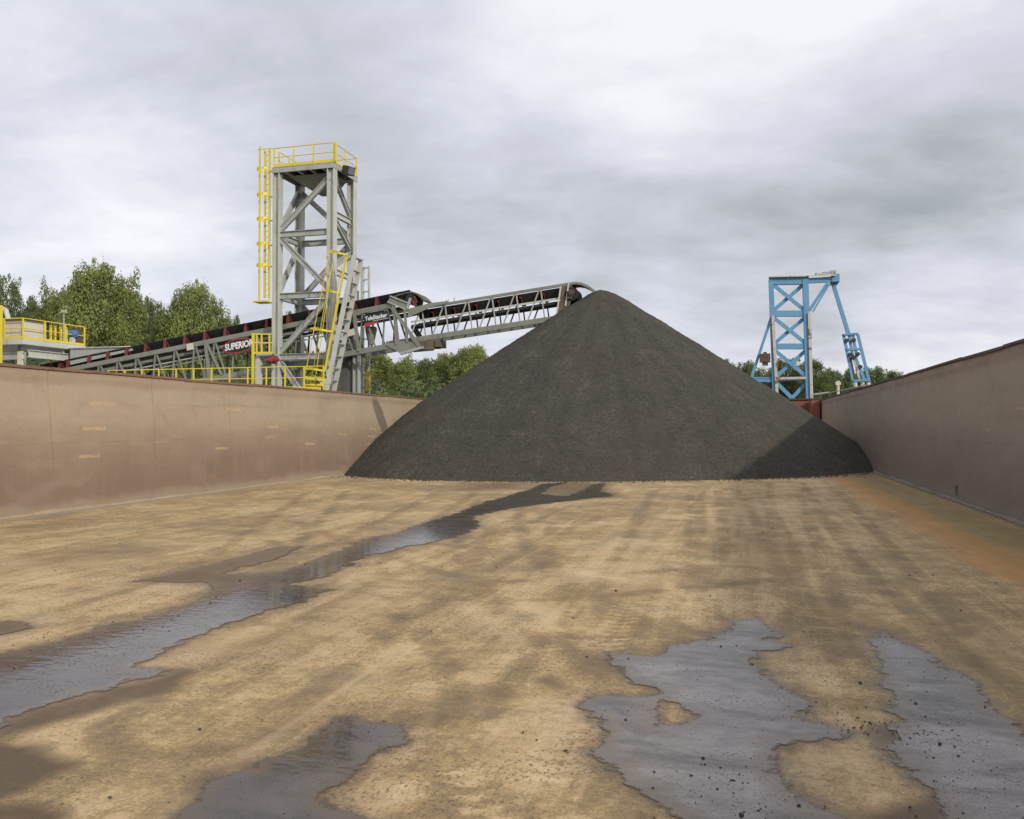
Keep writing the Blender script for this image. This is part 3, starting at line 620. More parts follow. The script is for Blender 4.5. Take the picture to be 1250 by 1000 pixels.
for y, fl_ in ((YF, 0), (YR, 1)):
    a, b = (TL + .15, TR - .15) if not fl_ else (TR - .15, TL + .15)
    brace((a, y, L1 + .2), (b, y, ZT - .45)); brace((a, y, L1 - .2), (b, y, L2 + .25)); brace((a, y, L3 + .2), (b, y, L2 - .2)); brace((a, y, L3 - .2), (b - (0.6 if not fl_ else -.6), y, DZ + .3))
brace((TL, YF + .15, L1 + .2), (TL, YR - .15, ZT - .45), (1, 0, 0)); brace((TL, YR - .15, L1 - .2), (TL, YF + .15, L2 + .2), (1, 0, 0))
brace((TR, YF + .15, ZT - .3), (TR, YR - .15, Q1 + .2), (1, 0, 0)); brace((TR, YF + .15, Q1 - .2), (TR, YR - .15, (Q1 + Q2) / 2), (1, 0, 0)); brace((TR, YR - .15, (Q1 + Q2) / 2 - .2), (TR, YF + .15, Q2 + .2), (1, 0, 0))
# platform
px0, px1, py0, py1 = TL - 0.21, TR + 0.21, YF - 0.21, YR + 0.21
mb = MB(); mb.box((px0, py0, ZT + 0.225), (px1, py1, ZT + 0.26)); mb.build('deck_plate', 'dgrey', tw)
mb = MB()
mb.bar((px0, py0 + .03, ZT + .10), (px1, py0 + .03, ZT + .10), .06, .24); mb.bar((px0, py1 - .03, ZT + .10), (px1, py1 - .03, ZT + .10), .06, .24)
mb.bar((px0 + .03, py0 + .063, ZT + .10), (px0 + .03, py1 - .063, ZT + .10), .06, .24, (1, 0, 0)); mb.bar((px1 - .03, py0 + .063, ZT + .10), (px1 - .03, py1 - .063, ZT + .10), .06, .24, (1, 0, 0))
mb.build('edge_beam', 'grey', tw)
for i in range(1, 5):
    x = px0 + (px1 - px0) * i / 5; MB().hbeam((x, py0 + .07, ZT + .10), (x, py1 - .07, ZT + .10), .12, .22, (1, 0, 0), .02).build('joist', 'grey', tw)
mb = MB(); cxm = (TL + TR) / 2   # tapered chute housing hung under the deck
ch = [(TL + .3, YF + .5), (TR - .25, YF + .5), (TR - .25, YR - .1), (TL + .3, YR - .1)]
cb = [(cxm - .1, YF + 1.2), (cxm + .7, YF + 1.2), (cxm + .7, YR - .2), (cxm - .1, YR - .2)]
mb.add([(x, y, ZT - .02) for x, y in ch] + [(x, y, ZT - .75) for x, y in cb], [(0, 1, 5, 4), (1, 2, 6, 5), (2, 3, 7, 6), (3, 0, 4, 7), (0, 3, 2, 1), (4, 5, 6, 7)]); mb.build('underdeck_pan', 'dgrey', tw)
zr = ZT + 0.26; hr = 0.98
rail_m = 'yellow'
def trail(pts, spacing):
    u = Vector((0, 0, hr)); pts = [Vector(p) for p in pts]
    MB().path([p + u for p in pts], .024).build('top_rail', rail_m, tw); MB().path([p + u * .52 for p in pts], .02).build('mid_rail', rail_m, tw)
    mb = MB()
    for p, q in zip(pts[:-1], pts[1:]): mb.bar(p + Vector((0, 0, .08)), q + Vector((0, 0, .08)), .16, .012, (0, 0, 1))
    mb.build('toe_board', rail_m, tw); dn = []
    for p, q in zip(pts[:-1], pts[1:]):
        k = max(1, round((q - p).length / spacing))
        for i in range(k + 1):
            b = p.lerp(q, i / k)
            if all((b - e).length > .2 for e in dn): dn.append(b); MB().bar(b, b + u, .06, .06, (1, 0, 0)).build('railing_post', rail_m, tw)
trail([(px0 + .1, py0 + .04, zr), (px1 - .04, py0 + .04, zr), (px1 - .04, py1 - .04, zr), (px0 + .04, py1 - .04, zr), (px0 + .04, py0 + .6, zr)], 1.25)
MB().box((TR + .26, py0 - .03, zr + .02), (TR + .33, py0 + .10, zr + .95)).build('gate_panel', 'yellow', tw)
# caged ladder on the left side, hung below the platform's left edge
LX = lx(324.5, YF - .1); LY = YF - .05; zb = zf(324, 371); zt = zr + hr
cg = empty('caged_ladder', (LX, LY, zb), 'yellow caged ladder hanging down the left edge of the grey tower', 'ladder')
for s_ in (-.13, .13): MB().bar((LX + s_, LY, zb + .3), (LX + s_, LY, zt), .08, .10, (1, 0, 0)).build('stringer', 'yellow', cg)
z = zb + .4
while z < zt: MB().tube((LX - .13, LY, z), (LX + .13, LY, z), .012, 6).build('rung', 'yellow', cg); z += .3
for py in (210, 241, 270, 300, 326):
    z = zf(324, py); hp = [Vector((LX - .13, LY - .03, z))] + [Vector((LX + .33 * math.cos(a), LY - .32 + .33 * math.sin(a), z)) for a in np.linspace(2.6, 6.8, 9)] + [Vector((LX + .13, LY - .03, z))]
    mb = MB()
    for a, b in zip(hp[:-1], hp[1:]): mb.bar(a, b, .12, .014, (0, 0, 1))
    mb.build('cage_hoop', 'yellow', cg)
    MB().bar((LX + .14, LY + .05, z), (TL - .15, LY + .05, z), .05, .05).build('standoff', 'grey', cg)
mb = MB()
for a in np.linspace(2.9, 6.5, 3):
    x_, y_ = LX + .32 * math.cos(a), LY - .32 + .32 * math.sin(a); mb.bar((x_, y_, zb + .1), (x_, y_, zt), .06, .012, (1, 0, 0))
mb.build('cage_bars', 'yellow', cg)
mb = MB(); mb.box((LX - .42, LY - .62, zb), (LX + .36, LY + .05, zb + .07)); mb.build('bottom_plate', 'yellow', cg)
MB().path([Vector((LX - .36, LY - .3, zt - .02)), Vector((TL - .1, py0 + .04, zt))], .024).build('top_rail', 'yellow', cg)
# floodlight on the right edge
fp = B(425.5, 211, YF + .5)
fd = empty('floodlight', fp, 'black floodlight bolted to the right edge of the grey tower platform', 'floodlight')
def obox(c, ax, ay, az, dims, mb):
    vs = [c + ax * (dims[0] * i) + ay * (dims[1] * j) + az * (dims[2] * k) for i in (-.5, .5) for j in (-.5, .5) for k in (-.5, .5)]
    return mb.add(vs, [(0, 1, 3, 2), (4, 6, 7, 5), (0, 4, 5, 1), (2, 3, 7, 6), (0, 2, 6, 4), (1, 5, 7, 3)])
ax = Vector((.8, -.3, -.25)).normalized(); ayv = Vector((0, 0, 1)).cross(ax).normalized(); az = ax.cross(ayv)
obox(fp + Vector((0, 0, .1)), ax, ayv, az, (.42, .5, .42), MB()).build('housing', 'dark', fd)
obox(fp + Vector((0, 0, .1)) + ax * .22, ax, ayv, az, (.03, .42, .34), MB()).build('lens', 'lampglass', fd)
mb = MB(); mb.bar(fp + Vector((-.05, 0, -.1)), fp + Vector((-.3, 0, -.45)), .06, .06); mb.bar(fp + Vector((-.5, 0, -.5)), fp + Vector((.25, 0, -.42)), .08, .10); mb.build('mount_arm', 'dark', fd)

# inclined ladder with yellow cage
YA = 35.9; YBk = 36.65
la0, la1 = B(398, 480, YA), B(432.5, 312, YA); v = (la1 - la0); la0 = la0 - v * 0.15
il = empty('inclined_ladder', la0, 'pale grey ladder leaning up the right leg of the tower', 'ladder')
for y, nm in ((YA, 0), (YBk, 1)):
    MB().bar((la0.x, y, la0.z), (la1.x, y, la1.z), .05, .24).build('stringer', 'pale', il)
for i in range(13):
    t = 0.06 + i * 0.0775
    c_ = la0.lerp(la1, t); MB().box((c_.x - .10, YA + .026, c_.z - .03), (c_.x + .10, YBk - .026, c_.z + .025)).build('tread', 'grey', il)
MB().bar(B(391, 468, YA), B(404, 467, YA), .10, .12).build('foot_bracket', 'pale', il)
cgp = empty('ladder_cage', B(384, 470, YA), 'yellow slanting safety cage beside the leaning grey ladder', 'safety cage')
bars = [((370, 470), (402, 309), 35.7), ((379, 470), (404, 330), 36.3), ((384, 468), (406, 320), 36.0), ((391, 465), (417, 325), 36.6)]
for (a, b, y) in bars: MB().bar(B(*a, y), B(*b, y), .045, .02).build('cage_bar', 'yellow', cgp)
MB().bar(B(397, 452, 36.05), B(423, 311, 36.05), .07, .10).build('stile', 'yellow', cgp)
for py, xa, xb in ((308, 400, 424), (355, 394, 416), (402, 379, 406), (450, 370, 397)):
    mb = MB(); P_ = [B(xa, py - (1 if py < 440 else 0), 35.7), B((xa + xb) / 2, py + 1, 35.55), B(xb, py + 3, 36.0)]; P2_ = [P_[0], B(xa + 6, py - 2, 36.5), P_[2]]
    for q in (P_, P2_):
        for a, b in zip(q[:-1], q[1:]): mb.bar(a, b, .075, .015, (0, 0, 1))
    mb.build('cage_hoop', 'yellow', cgp)
mb = MB(); mb.bar(B(372, 461, 35.7), B(398, 464, 35.9), .14, .02, (0, 0, 1)); mb.bar(B(372, 470, 35.7), B(398, 470, 35.9), .10, .02, (0, 0, 1)); mb.build('base_panel', 'yellow', cgp)
# second ladder beyond the conveyor
bl = empty('rear_ladder', B(444, 478, 40.2), 'short pale ladder standing upright behind the conveyor, right of the tower', 'ladder')
for px in (442.5, 450.5): MB().bar(B(px, 490, 40.2), B(px, 325, 40.2), .12 if px < 445 else .08, .22 if px < 445 else .14, (1, 0, 0)).build('stringer', 'pale', bl)
for i in range(11): py = 327 + i * 14.5; MB().bar(B(443, py, 40.2), B(451, py, 40.2), .16, .05).build('rung', 'pale', bl)
MB().bar(B(434, 325, 40.2), B(442, 325, 40.2), .06, .06).build('cross_tie', 'pale', bl); MB().bar(B(436, 355, 40.4), B(436, 368, 40.4), .16, .16, (1, 0, 0)).build('side_plate', 'pale', bl)
mb = MB(); mb.bar(B(447.5, 452, 40), B(447.5, 476, 40), .07, .07, (1, 0, 0)); mb.bar(B(451, 452, 40), B(451, 476, 40), .05, .05, (1, 0, 0)); mb.bar(B(444, 475, 40), B(453, 475, 40), .1, .1); mb.bar(B(446, 463, 40), B(452, 463, 40), .06, .06); mb.build('guard', 'yellow', bl)

# lower landing to the left of the tower
lp = B(315, 432, 36.4)
ld = empty('landing', B(314, 470, 36.4), 'small yellow railed landing on a pale post left of the tower leg', 'landing')
MB().bar(B(316, 434, 36.4), Vector((B(316, 434, 36.4).x, 36.4, DZ)), .26, .26, (1, 0, 0)).build('support_post', 'pale', ld)
mb = MB(); a, b = B(314, 432, 36.2), B(333, 432, 36.2); mb.box((a.x, 36.1, a.z - .1), (b.x, 37.2, a.z)); mb.build('landing_plate', 'grey', ld)
for py in (408, 418.5, 431): MB().bar(B(308, py, 36.15), B(332.5, py, 36.15), .06, .07 if py < 430 else .12).build('rail', 'yellow', ld)
for px in (313.5, 319.5, 329): MB().bar(B(px, 408, 36.15), B(px, 431, 36.15), .07, .07, (1, 0, 0)).build('rail_post', 'yellow', ld)
MB().bar(B(309, 407, 36.1), Vector((B(309, 407, 36.1).x, 36.1, DZ)), .09, .12, (1, 0, 0)).build('corner_post', 'yellow', ld)
rd = B(336, 440, 36.3); mb = MB()
mb.tube(rd + Vector((-.3, -.2, 0)), rd + Vector((.3, -.2, .02)), .11, 12); mb.tube(rd + Vector((-.42, -.2, -.02)), rd + Vector((-.3, -.2, 0)), .09, 10); mb.tube(rd + Vector((.05, -.5, .02)), rd + Vector((.05, -.2, .02)), .12, 12); mb.tube(rd + Vector((.0, -.2, .1)), rd + Vector((.02, -.2, .32)), .05, 8); mb.bar(rd + Vector((-.1, .25, -.12)), rd + Vector((-.1, -.2, -.12)), .1, .1, (1, 0, 0))
va = mb.build('winch_motor', 'redmotor'); tag(va, 'small red winch motor bolted at the foot of the tower leg', 'motor')

# yellow railing on the dock in front of the tower
za = B(395, 447, 35.3); zc = B(110, 455.5, 35.3)
railing('dock_railing', [(B(132, 460, 35.3).x, 35.3, za.z - 1.12), (za.x, 35.3, za.z - 1.12)], 1.12, 'long yellow guard railing along the dock above the left barge wall', toe=False, spacing=1.0)
mb = MB(); mb.bar(B(300, 473, 35.2), B(391, 474.5, 35.2), .12, .16); o = mb.build('kick_plate', 'yellow'); tag(o, 'yellow kick plate under the dock railing at the tower foot', 'kick plate')

# ------------------------------------------------------------------ conveyor
CY0, CY1 = 37.45, 38.75; CM = (CY0 + CY1) / 2
c0, c1 = B(100, 445.5, CY0), B(470, 371.5, CY0)
csl = (c1.z - c0.z) / (c1.x - c0.x)
cxx = lambda px: B(px, 420, CY0).x
zt_ = lambda x: c0.z + csl * (x - c0.x)            # top of the outer truss
cdir = Vector((1, 0, csl)).normalized(); cup = Vector((-csl, 0, 1)).normalized()
cv = empty('stacking_conveyor', (cxx(100), CM, zt_(cxx(100))), 'long grey truss belt conveyor rising through the tower to the gravel pile', 'conveyor')
P = lambda x, y, dz: Vector((x, y, zt_(x) + dz))
xa, xb = cxx(48), cxx(480)
TD = zt_(cxx(430)) - B(430, 431, CY0).z            # truss depth
for y in (CY0, CY1):
    MB().bar(P(xa, y, -.12), P(xb, y, -.12), .14, .24).build('top_chord', 'dgrey', cv)
    MB().bar(P(cxx(232), y, -TD), P(cxx(497), y, -TD), .14, .26).build('bottom_chord', 'dgrey', cv)
    MB().bar(P(xa, y, -.75), P(cxx(232), y, -TD + .1), .12, .2).build('bottom_chord', 'dgrey', cv)
    k = 0; x = xa + .4
    while x < xb - .3:
        t_ = min(1, max(0, (x - xa) / (cxx(232) - xa))); dep = .75 + (TD - .85) * t_ if x < cxx(232) else TD
        mb = MB(); mb.bar(P(x, y, -.2), P(x - .12, y, -dep + .05), .06, .075); mb.bar(P(x + .08, y, -.2), P(x + .72, y, -min(dep + .05, TD) + .05), .06, .075)
        mb.build('web_strut', 'dgrey' if y == CY0 else 'darkgrey', cv); x += 1.22  # far side struts take a darker grey than the near ones
# heavy posts
for px in (252, 433, 481): MB().bar(P(cxx(px), CY0 - .08, -.1), P(cxx(px) + .25, CY0 - .08, -TD), .09, .16).build('post', 'dgrey', cv)
MB().bar(P(cxx(252), CY0 - .08, -.05), P(cxx(252) + 1.0, CY0 - .08, -TD + .1), .08, .12).build('post', 'dgrey', cv)
# belt: troughed carrying side, return side
def belt(x0, x1, dz, half, wing, nm, m='belt', off=0.0, seg=1.22):
    prof = [(-half, wing), (-half * .45, 0), (half * .45, 0), (half, wing), (half, wing - .03), (half * .45, -.03), (-half * .45, -.03), (-half, wing - .03)]
    mb = MB(); mb.prism(P(x0, CM, dz), P(x1, CM, dz), prof, (0, 1, 0)); return mb.build(nm, m, cv)
# profile second axis of prism points along dir x side: fix sign so wings rise
def belt2(x0, x1, dz, half, wing, nm, m='belt'):
    ring = [(-half, wing), (-half * .45, 0), (half * .45, 0), (half, wing), (half, wing - .03), (half * .45, -.03), (-half * .45, -.03), (-half, wing - .03)]
    k = len(ring); vs = [P(x0, CM + a, dz + b) for a, b in ring] + [P(x1, CM + a, dz + b) for a, b in ring]
    return MB().add(vs, [(i, (i + 1) % k, k + (i + 1) % k, k + i) for i in range(k)] + [(0, 1, 6, 7), (1, 2, 5, 6), (2, 3, 4, 5), (8, 15, 14, 9), (9, 14, 13, 10), (10, 13, 12, 11)]).build(nm, m, cv)
belt2(xa, cxx(500), .12, .62, .36, 'carrying_belt')
MB().bar(P(xa, CM, -.62), P(cxx(505), CM, -.62), 1.05, .03).build('return_belt', 'belt', cv)
for y in (CY0 + .2, CY1 - .2): MB().bar(P(xa + 1, y, -.48), P(cxx(490), y, -.48), .06, .14).build('inner_stringer', 'dgrey', cv)
for y in (CY0 + .15,):
    MB().tube(P(cxx(150), y, -.78), P(cxx(420), y, -.78), .035).build('conduit', 'pale', cv); MB().tube(P(cxx(180), y, -.98), P(cxx(400), y, -.98), .03).build('conduit', 'grey', cv)
def idler(x, dz, sc=1.0):
    mb = MB(); s_ = sc
    for y, sg in ((CY0 - .03, -1), (CY1 + .03, 1)):
        mb.add([P(x - .10 * s_, y, dz), P(x + .10 * s_, y, dz), P(x + .045 * s_, y, dz + .46 * s_), P(x - .045 * s_, y, dz + .46 * s_),
                P(x - .10 * s_, y - sg * .06, dz), P(x + .10 * s_, y - sg * .06, dz), P(x + .045 * s_, y - sg * .06, dz + .46 * s_), P(x - .045 * s_, y - sg * .06, dz + .46 * s_)],
               [(0, 1, 2, 3), (7, 6, 5, 4), (0, 4, 5, 1), (1, 5, 6, 2), (2, 6, 7, 3), (3, 7, 4, 0)])
        mb.tube(P(x + .02, y - sg * .05, dz + .38 * s_), P(x + .02, CM + sg * .28, dz + .05), .07 * s_, 8)
    mb.bar(P(x, CY0, dz + .02), P(x, CY1, dz + .02), .08, .05, (1, 0, 0)); mb.build('idler', 'red', cv)
x = xa + .3
while x < cxx(90): idler(x, 0); x += .55
x = cxx(108.5)
while x < cxx(468): idler(x, 0); x += 1.235
# skirt board at the loading end
sk = MB(); pa, pb = cxx(84), cxx(160)
sk.add([P(pa, CY0 + .1, .15), P(pb, CY0 + .1, .25), Vector((pb, CY0 + .1, B(160, 424, CY0 + .1).z)), Vector((pa, CY0 + .1, B(84, 426, CY0 + .1).z)),
        P(pa, CY0 + .16, .15), P(pb, CY0 + .16, .25), Vector((pb, CY0 + .16, B(160, 424, CY0 + .1).z)), Vector((pa, CY0 + .16, B(84, 426, CY0 + .1).z))],
       [(0, 1, 2, 3), (7, 6, 5, 4), (0, 4, 5, 1), (1, 5, 6, 2), (2, 6, 7, 3), (3, 7, 4, 0)]); sk.build('skirt_board', 'grey', cv)
MB().slab([B(84, 425.5, CY0), B(160, 423.5, CY0), B(160, 423.5, CY1), B(84, 425.5, CY1)], (0, 0, 1), .05).build('skirt_cover', 'pale', cv)
MB().bar(B(20, 449, CY0 - .2), B(57, 438, CY0 - .2), .1, .16).build('tail_guard', 'grey', cv)
# inner telescoping truss
ITX0, ITX1 = cxx(470), B(697, 360, CY0 + .15).x
i0, i1 = B(500, 377, CY0 + .15), B(690, 346, CY0 + .15); isl = (i1.z - i0.z) / (i1.x - i0.x)
zi = lambda x: i0.z + isl * (x - i0.x); IT = zi(B(600, 363, CY0).x) - B(600, 403, CY0 + .15).z - .1
Q = lambda x, y, dz: Vector((x, y, zi(x) + dz))
IY0, IY1 = CY0 + .15, CY1 - .15
inn = 'pale'
for y in (IY0, IY1):
    MB().bar(Q(cxx(490), y, -.06), Q(ITX1, y, -.06), .10, .13).build('inner_top_chord', 'dgrey' if y == IY0 else 'darkgrey', cv)
    MB().bar(Q(ITX0, y, -IT), Q(B(690, 380, IY0).x, y, -IT), .10, .24).build('inner_bottom_chord', 'dgrey', cv)
    x = B(512, 400, IY0).x; 
    while x < ITX1 - .6:
        mb = MB(); mb.bar(Q(x + .06, y, -.1), Q(x - .5, y, -IT + .1), .045, .06); mb.bar(Q(x + .14, y, -.1), Q(x + .32, y, -IT + .1), .045, .06); mb.build('inner_web_strut', 'grey' if y == IY0 else 'darkgrey', cv); x += 1.2
def Pi(fn, x0, x1, dz, half, wing, nm):
    ring = [(-half, wing), (-half * .45, 0), (half * .45, 0), (half, wing), (half, wing - .03), (half * .45, -.03), (-half * .45, -.03), (-half, wing - .03)]
    k = 8; vs = [fn(x0, CM + a, dz + b) for a, b in ring] + [fn(x1, CM + a, dz + b) for a, b in ring]
    MB().add(vs, [(i, (i + 1) % k, k + (i + 1) % k, k + i) for i in range(k)] + [(0, 1, 6, 7), (1, 2, 5, 6), (2, 3, 4, 5), (8, 15, 14, 9), (9, 14, 13, 10), (10, 13, 12, 11)]).build(nm, 'belt', cv)
Pi(Q, cxx(508), ITX1 + .1, -.52, .46, .36, 'inner_carrying_belt')
for y in (IY0 + .03, IY1 - .03): MB().bar(Q(cxx(500), y, -.66), Q(ITX1, y, -.66), .05, .09).build('inner_stringer', 'pale', cv)
MB().bar(Q(cxx(500), CM, -.86), Q(ITX1, CM, -.84), .9, .10).build('inner_return_belt', 'belt', cv)
_P = P; P = lambda x, y, dz: Q(x, min(max(y, IY0 + .05), IY1 - .05), dz)
x = cxx(525)
while x < ITX1 - .4: idler(x, -.60, .85); x += 1.12
P = _P
# head frame, pulley and discharge hood
hx = lambda px, py: B(px, py, IY0 - .05)
MB().slab([hx(686, 349), hx(698, 347), hx(696, 372), hx(688, 384), hx(680, 384), hx(683, 372)], (0, 1, 0), .04).build('head_plate', 'mudbox', cv)
MB().slab([hx(686, 349) + Vector((0, 1.06, 0)), hx(698, 347) + Vector((0, 1.06, 0)), hx(696, 372) + Vector((0, 1.06, 0)), hx(688, 384) + Vector((0, 1.06, 0))], (0, 1, 0), .04).build('head_plate', 'mudbox', cv)
for a, b in (((694.5, 346), (690.5, 374)), ((685, 350), (680, 383))): MB().bar(hx(*a) - Vector((0, .05, 0)), hx(*b) - Vector((0, .05, 0)), .06, .07).build('head_post', 'pale', cv)
hp = B(700, 361, CM); MB().tube(hp + Vector((0, -.55, 0)), hp + Vector((0, .55, 0)), .32, 20).build('head_pulley', 'belt', cv, smooth=False)
mb = MB(); mb.tube(hp + Vector((0, -.68, 0)), hp + Vector((0, -.56, 0)), .17, 14); mb.box(hp + Vector((-.18, -.70, -.25)), hp + Vector((.05, -.57, .12))); mb.tube(hp + Vector((.05, -.80, .05)), hp + Vector((.05, -.56, .05)), .13, 12); mb.build('bearing_housing', 'brown', cv)
arc = [B(px, py, CM) for px, py in ((694, 350), (700, 348.2), (706, 347.6), (712, 348.5), (718, 351), (723, 354), (728, 358))]
mb = MB()
for a, b in zip(arc[:-1], arc[1:]):
    mb.bar(a, b, 1.0, .11)
mb.build('discharge_hood', 'dgrey', cv)
# the knuckle where the inner truss leaves the outer one
kx = lambda px, py, y=CY0 - .12: B(px, py, y)
MB().slab([kx(473, 368.5), kx(476.5, 361.5), kx(501, 371), kx(496, 377.5)], (0, 1, 0), .05).build('hopper_side', 'dgrey', cv)
MB().bar(kx(476, 361.5, CY0 - .15), kx(501, 371, CY0 - .15), .06, .06).build('hopper_rib', 'grey', cv); MB().bar(kx(473, 368.5, CY0 - .15), kx(496, 378, CY0 - .15), .06, .06).build('hopper_rib', 'grey', cv)
MB().slab([kx(476.5, 361.5), kx(501, 371), kx(501, 371, CY1), kx(476.5, 361.5, CY1)], (0, 0, 1), .04).build('hopper_back', 'dgrey', cv)
MB().slab([kx(497, 388), kx(499, 377), kx(525, 370), kx(546, 367.5), kx(546, 370), kx(524, 376)], (0, 1, 0), .06).build('gusset_plate', 'dgrey', cv)
mb = MB(); dm = [B(px, py, CM) for px, py in ((486, 365), (492, 362), (500, 359.8), (508, 359), (514, 361), (519, 365), (523, 369.5))]
for a, b in zip(dm[:-1], dm[1:]): mb.bar(a, b, 1.15, .08)
mb.build('belt_hood', 'darkgrey', cv)
tp = B(506, 367, CM); MB().tube(tp + Vector((0, -.55, 0)), tp + Vector((0, .55, 0)), .26, 18).build('transfer_pulley', 'belt', cv)
mb = MB(); mb.bar(kx(501, 364, CY0), kx(508, 374, CY0), .1, .12); mb.bar(kx(506, 362, CY0 + .1), kx(509, 370, CY0 + .1), .1, .08); mb.build('scraper', 'red', cv)
for a, b, w_ in (((494, 378), (497, 418), .10), ((479, 377), (512, 423), .16), ((481, 380), (484, 421), .10)): MB().bar(kx(*a), kx(*b), .1, w_).build('knuckle_post', 'dgrey', cv)
MB().bar(kx(504, 398, CY1), kx(514, 414, CY1), .1, .26).build('knuckle_post', 'darkgrey', cv)
MB().bar(kx(501, 364), kx(497, 377), .1, .10).build('knuckle_post', 'grey', cv)
mb = MB(); mb.slab([kx(470, 421.5), kx(498, 416.5), kx(512, 421), kx(512, 425), kx(490, 433), kx(482, 427)], (0, 1, 0), .12); mb.build('knuckle_plate', 'dgrey', cv)
MB().bar(kx(489, 432), kx(517, 424), .16, .12).build('knuckle_rail', 'grey', cv)
a = kx(523, 421, CY0 + .05)
mb = MB(); mb.box((a.x - .5, CY0 + .0, a.z - .12), (a.x + .25, CY1 - .2, a.z + .20)); mb.box((a.x + .3, CY0 + .1, a.z - .1), (a.x + .55, CY1 - .2, a.z + .26)); mb.tube((a.x - .75, CY0 + .0, a.z - .26), (a.x + .3, CY0 + .0, a.z - .20), .10, 10); mb.build('drive_gearbox', 'mudbox', cv)
# little antenna lamps on the upper chord
mb = MB(); q = Q(B(548, 370, IY0).x, IY0, 0); mb.tube(q, q + Vector((0, 0, .16)), .02); mb.box(q + Vector((-.18, -.03, .0)), q + Vector((.0, .03, .10))); mb.build('sensor', 'pale', cv); mb = MB(); q2 = q + Vector((.28, 0, .02)); mb.tube(q2, q2 + Vector((0, 0, .2)), .04); mb.build('sensor', 'pale', cv)
# equipment boxes in the truss between tower and knuckle
mb = MB(); a = kx(424, 408); mb.bar(B(415, 410, CY0 - .1), B(433, 405, CY0 - .1), .1, .32); mb.build('white_panel', 'cream', cv)
a = B(424, 423, CY0 + .2); mb = MB(); mb.box((a.x - .55, a.y, a.z - .35), (a.x + .35, a.y + .7, a.z + .35)); mb.box((a.x + .1, a.y - .12, a.z - .15), (a.x + .5, a.y, a.z + .12)); mb.build('hydraulic_tank', 'dgrey', cv)
a = B(453, 410, CM); mb = MB(); mb.tube(a + Vector((0, 0, -.45)), a + Vector((0, 0, .35)), .14, 12, .32); mb.tube(a + Vector((0, 0, .35)), a + Vector((0, 0, .45)), .32, 12, .25); mb.build('counterweight', 'dgrey', cv)
MB().bar(B(232, 424, CY0 - .12) + Vector((-.2, 0, 0)), B(232, 424, CY0 - .12) + Vector((.2, 0, .05)), .03, .34).build('name_plate', 'cream', cv)
# signs
def text_mesh(txt, size, loc, rot, mname, parent, name='lettering', shear=0.0, sx=1.0, off=0.0):
    cu = bpy.data.curves.new('txt', 'FONT'); cu.body = txt; cu.size = size; cu.extrude = 0.006; cu.shear = shear; cu.align_x = 'CENTER'; cu.align_y = 'CENTER'; cu.offset = off; cu.resolution_u = 3
    to = bpy.data.objects.new('txt', cu); col.objects.link(to); bpy.context.view_layer.update()
    me = bpy.data.meshes.new_from_object(to.evaluated_get(bpy.context.evaluated_depsgraph_get())); bpy.data.objects.remove(to)
    me.transform(Matrix.Diagonal((sx, 1, 1, 1))); me.transform(Matrix.LocRotScale(loc, rot, None)); me.name = name
    me.materials.clear(); me.materials.append(M[mname]); o = bpy.data.objects.new(name, me); col.objects.link(o)
    if parent: o.parent = parent; o.matrix_parent_inverse = Matrix.Translation(-parent.location)
    return o
from mathutils import Euler
YS = CY0 - .20
tilt = Euler((R(90), -math.atan(csl) * 1.0, 0)).to_quaternion()
tiltq = Matrix((( cdir.x, cup.x, 0), (0, 0, -1), (cdir.z, cup.z, 0))).to_quaternion()
sc_ = B(291, 422, YS); sw = (B(311.5, 422, YS).x - B(271.5, 422, YS).x) / 2; sh = .38
sg = empty('oval_sign', sc_, 'black oval sign with a red outline and white bold letters hung on the conveyor', 'sign')
def ell(a, b, t, y, nm, m):
    k = 36; mb = MB(); vs = []
    for yy in (y, y + t): vs += [sc_ + cdir * (a * math.cos(2 * math.pi * i / k)) + cup * (b * math.sin(2 * math.pi * i / k)) + Vector((0, yy, 0)) for i in range(k)]
    mb.add(vs, [tuple(range(k)), tuple(range(2 * k - 1, k - 1, -1))] + [(i, k + i, k + (i + 1) % k, (i + 1) % k) for i in range(k)]); return mb.build(nm, m, sg)
ell(sw, sh, .03, 0, 'outline', 'signred'); ell(sw * .955, sh * .87, .03, -.012, 'panel', 'signblack')
text_mesh('SUPERIOR', .47, sc_ + Vector((0.02, -.022, 0)), tiltq, 'signwhite', sg, shear=.18, sx=.80, off=.014)
s2 = B(459, 388, YS); s2w = (B(473, 388, YS).x - B(443, 388, YS).x) / 2
sg2 = empty('name_board', s2, 'small black board with white lettering under the belt right of the tower', 'sign')
mb = MB(); mb.slab([s2 + cdir * a + cup * b for a, b in ((-s2w, -.20), (s2w, -.20), (s2w, .24), (-s2w, .24))], (0, 1, 0), .03); mb.build('panel', 'signblack', sg2)
mb = MB(); mb.slab([s2 + cdir * a + cup * b + Vector((0, -.008, 0)) for a, b in ((-s2w, -.36), (s2w * .15, -.26), (s2w * .1, -.19), (-s2w, -.17))], (0, 1, 0), .02); mb.build('swoosh', 'signred', sg2)
text_mesh('TeleStacker', .29, s2 + Vector((0, -.012, 0)) + cup * .03, tiltq, 'signwhite', sg2, shear=.1, sx=.86, off=.007)
MB().bar(s2 - cdir * s2w * .3 - cup * .13 + Vector((0, -.01, 0)), s2 + cdir * s2w * .95 - cup * .13 + Vector((0, -.01, 0)), .012, .02).build('underline', 'signwhite', sg2)
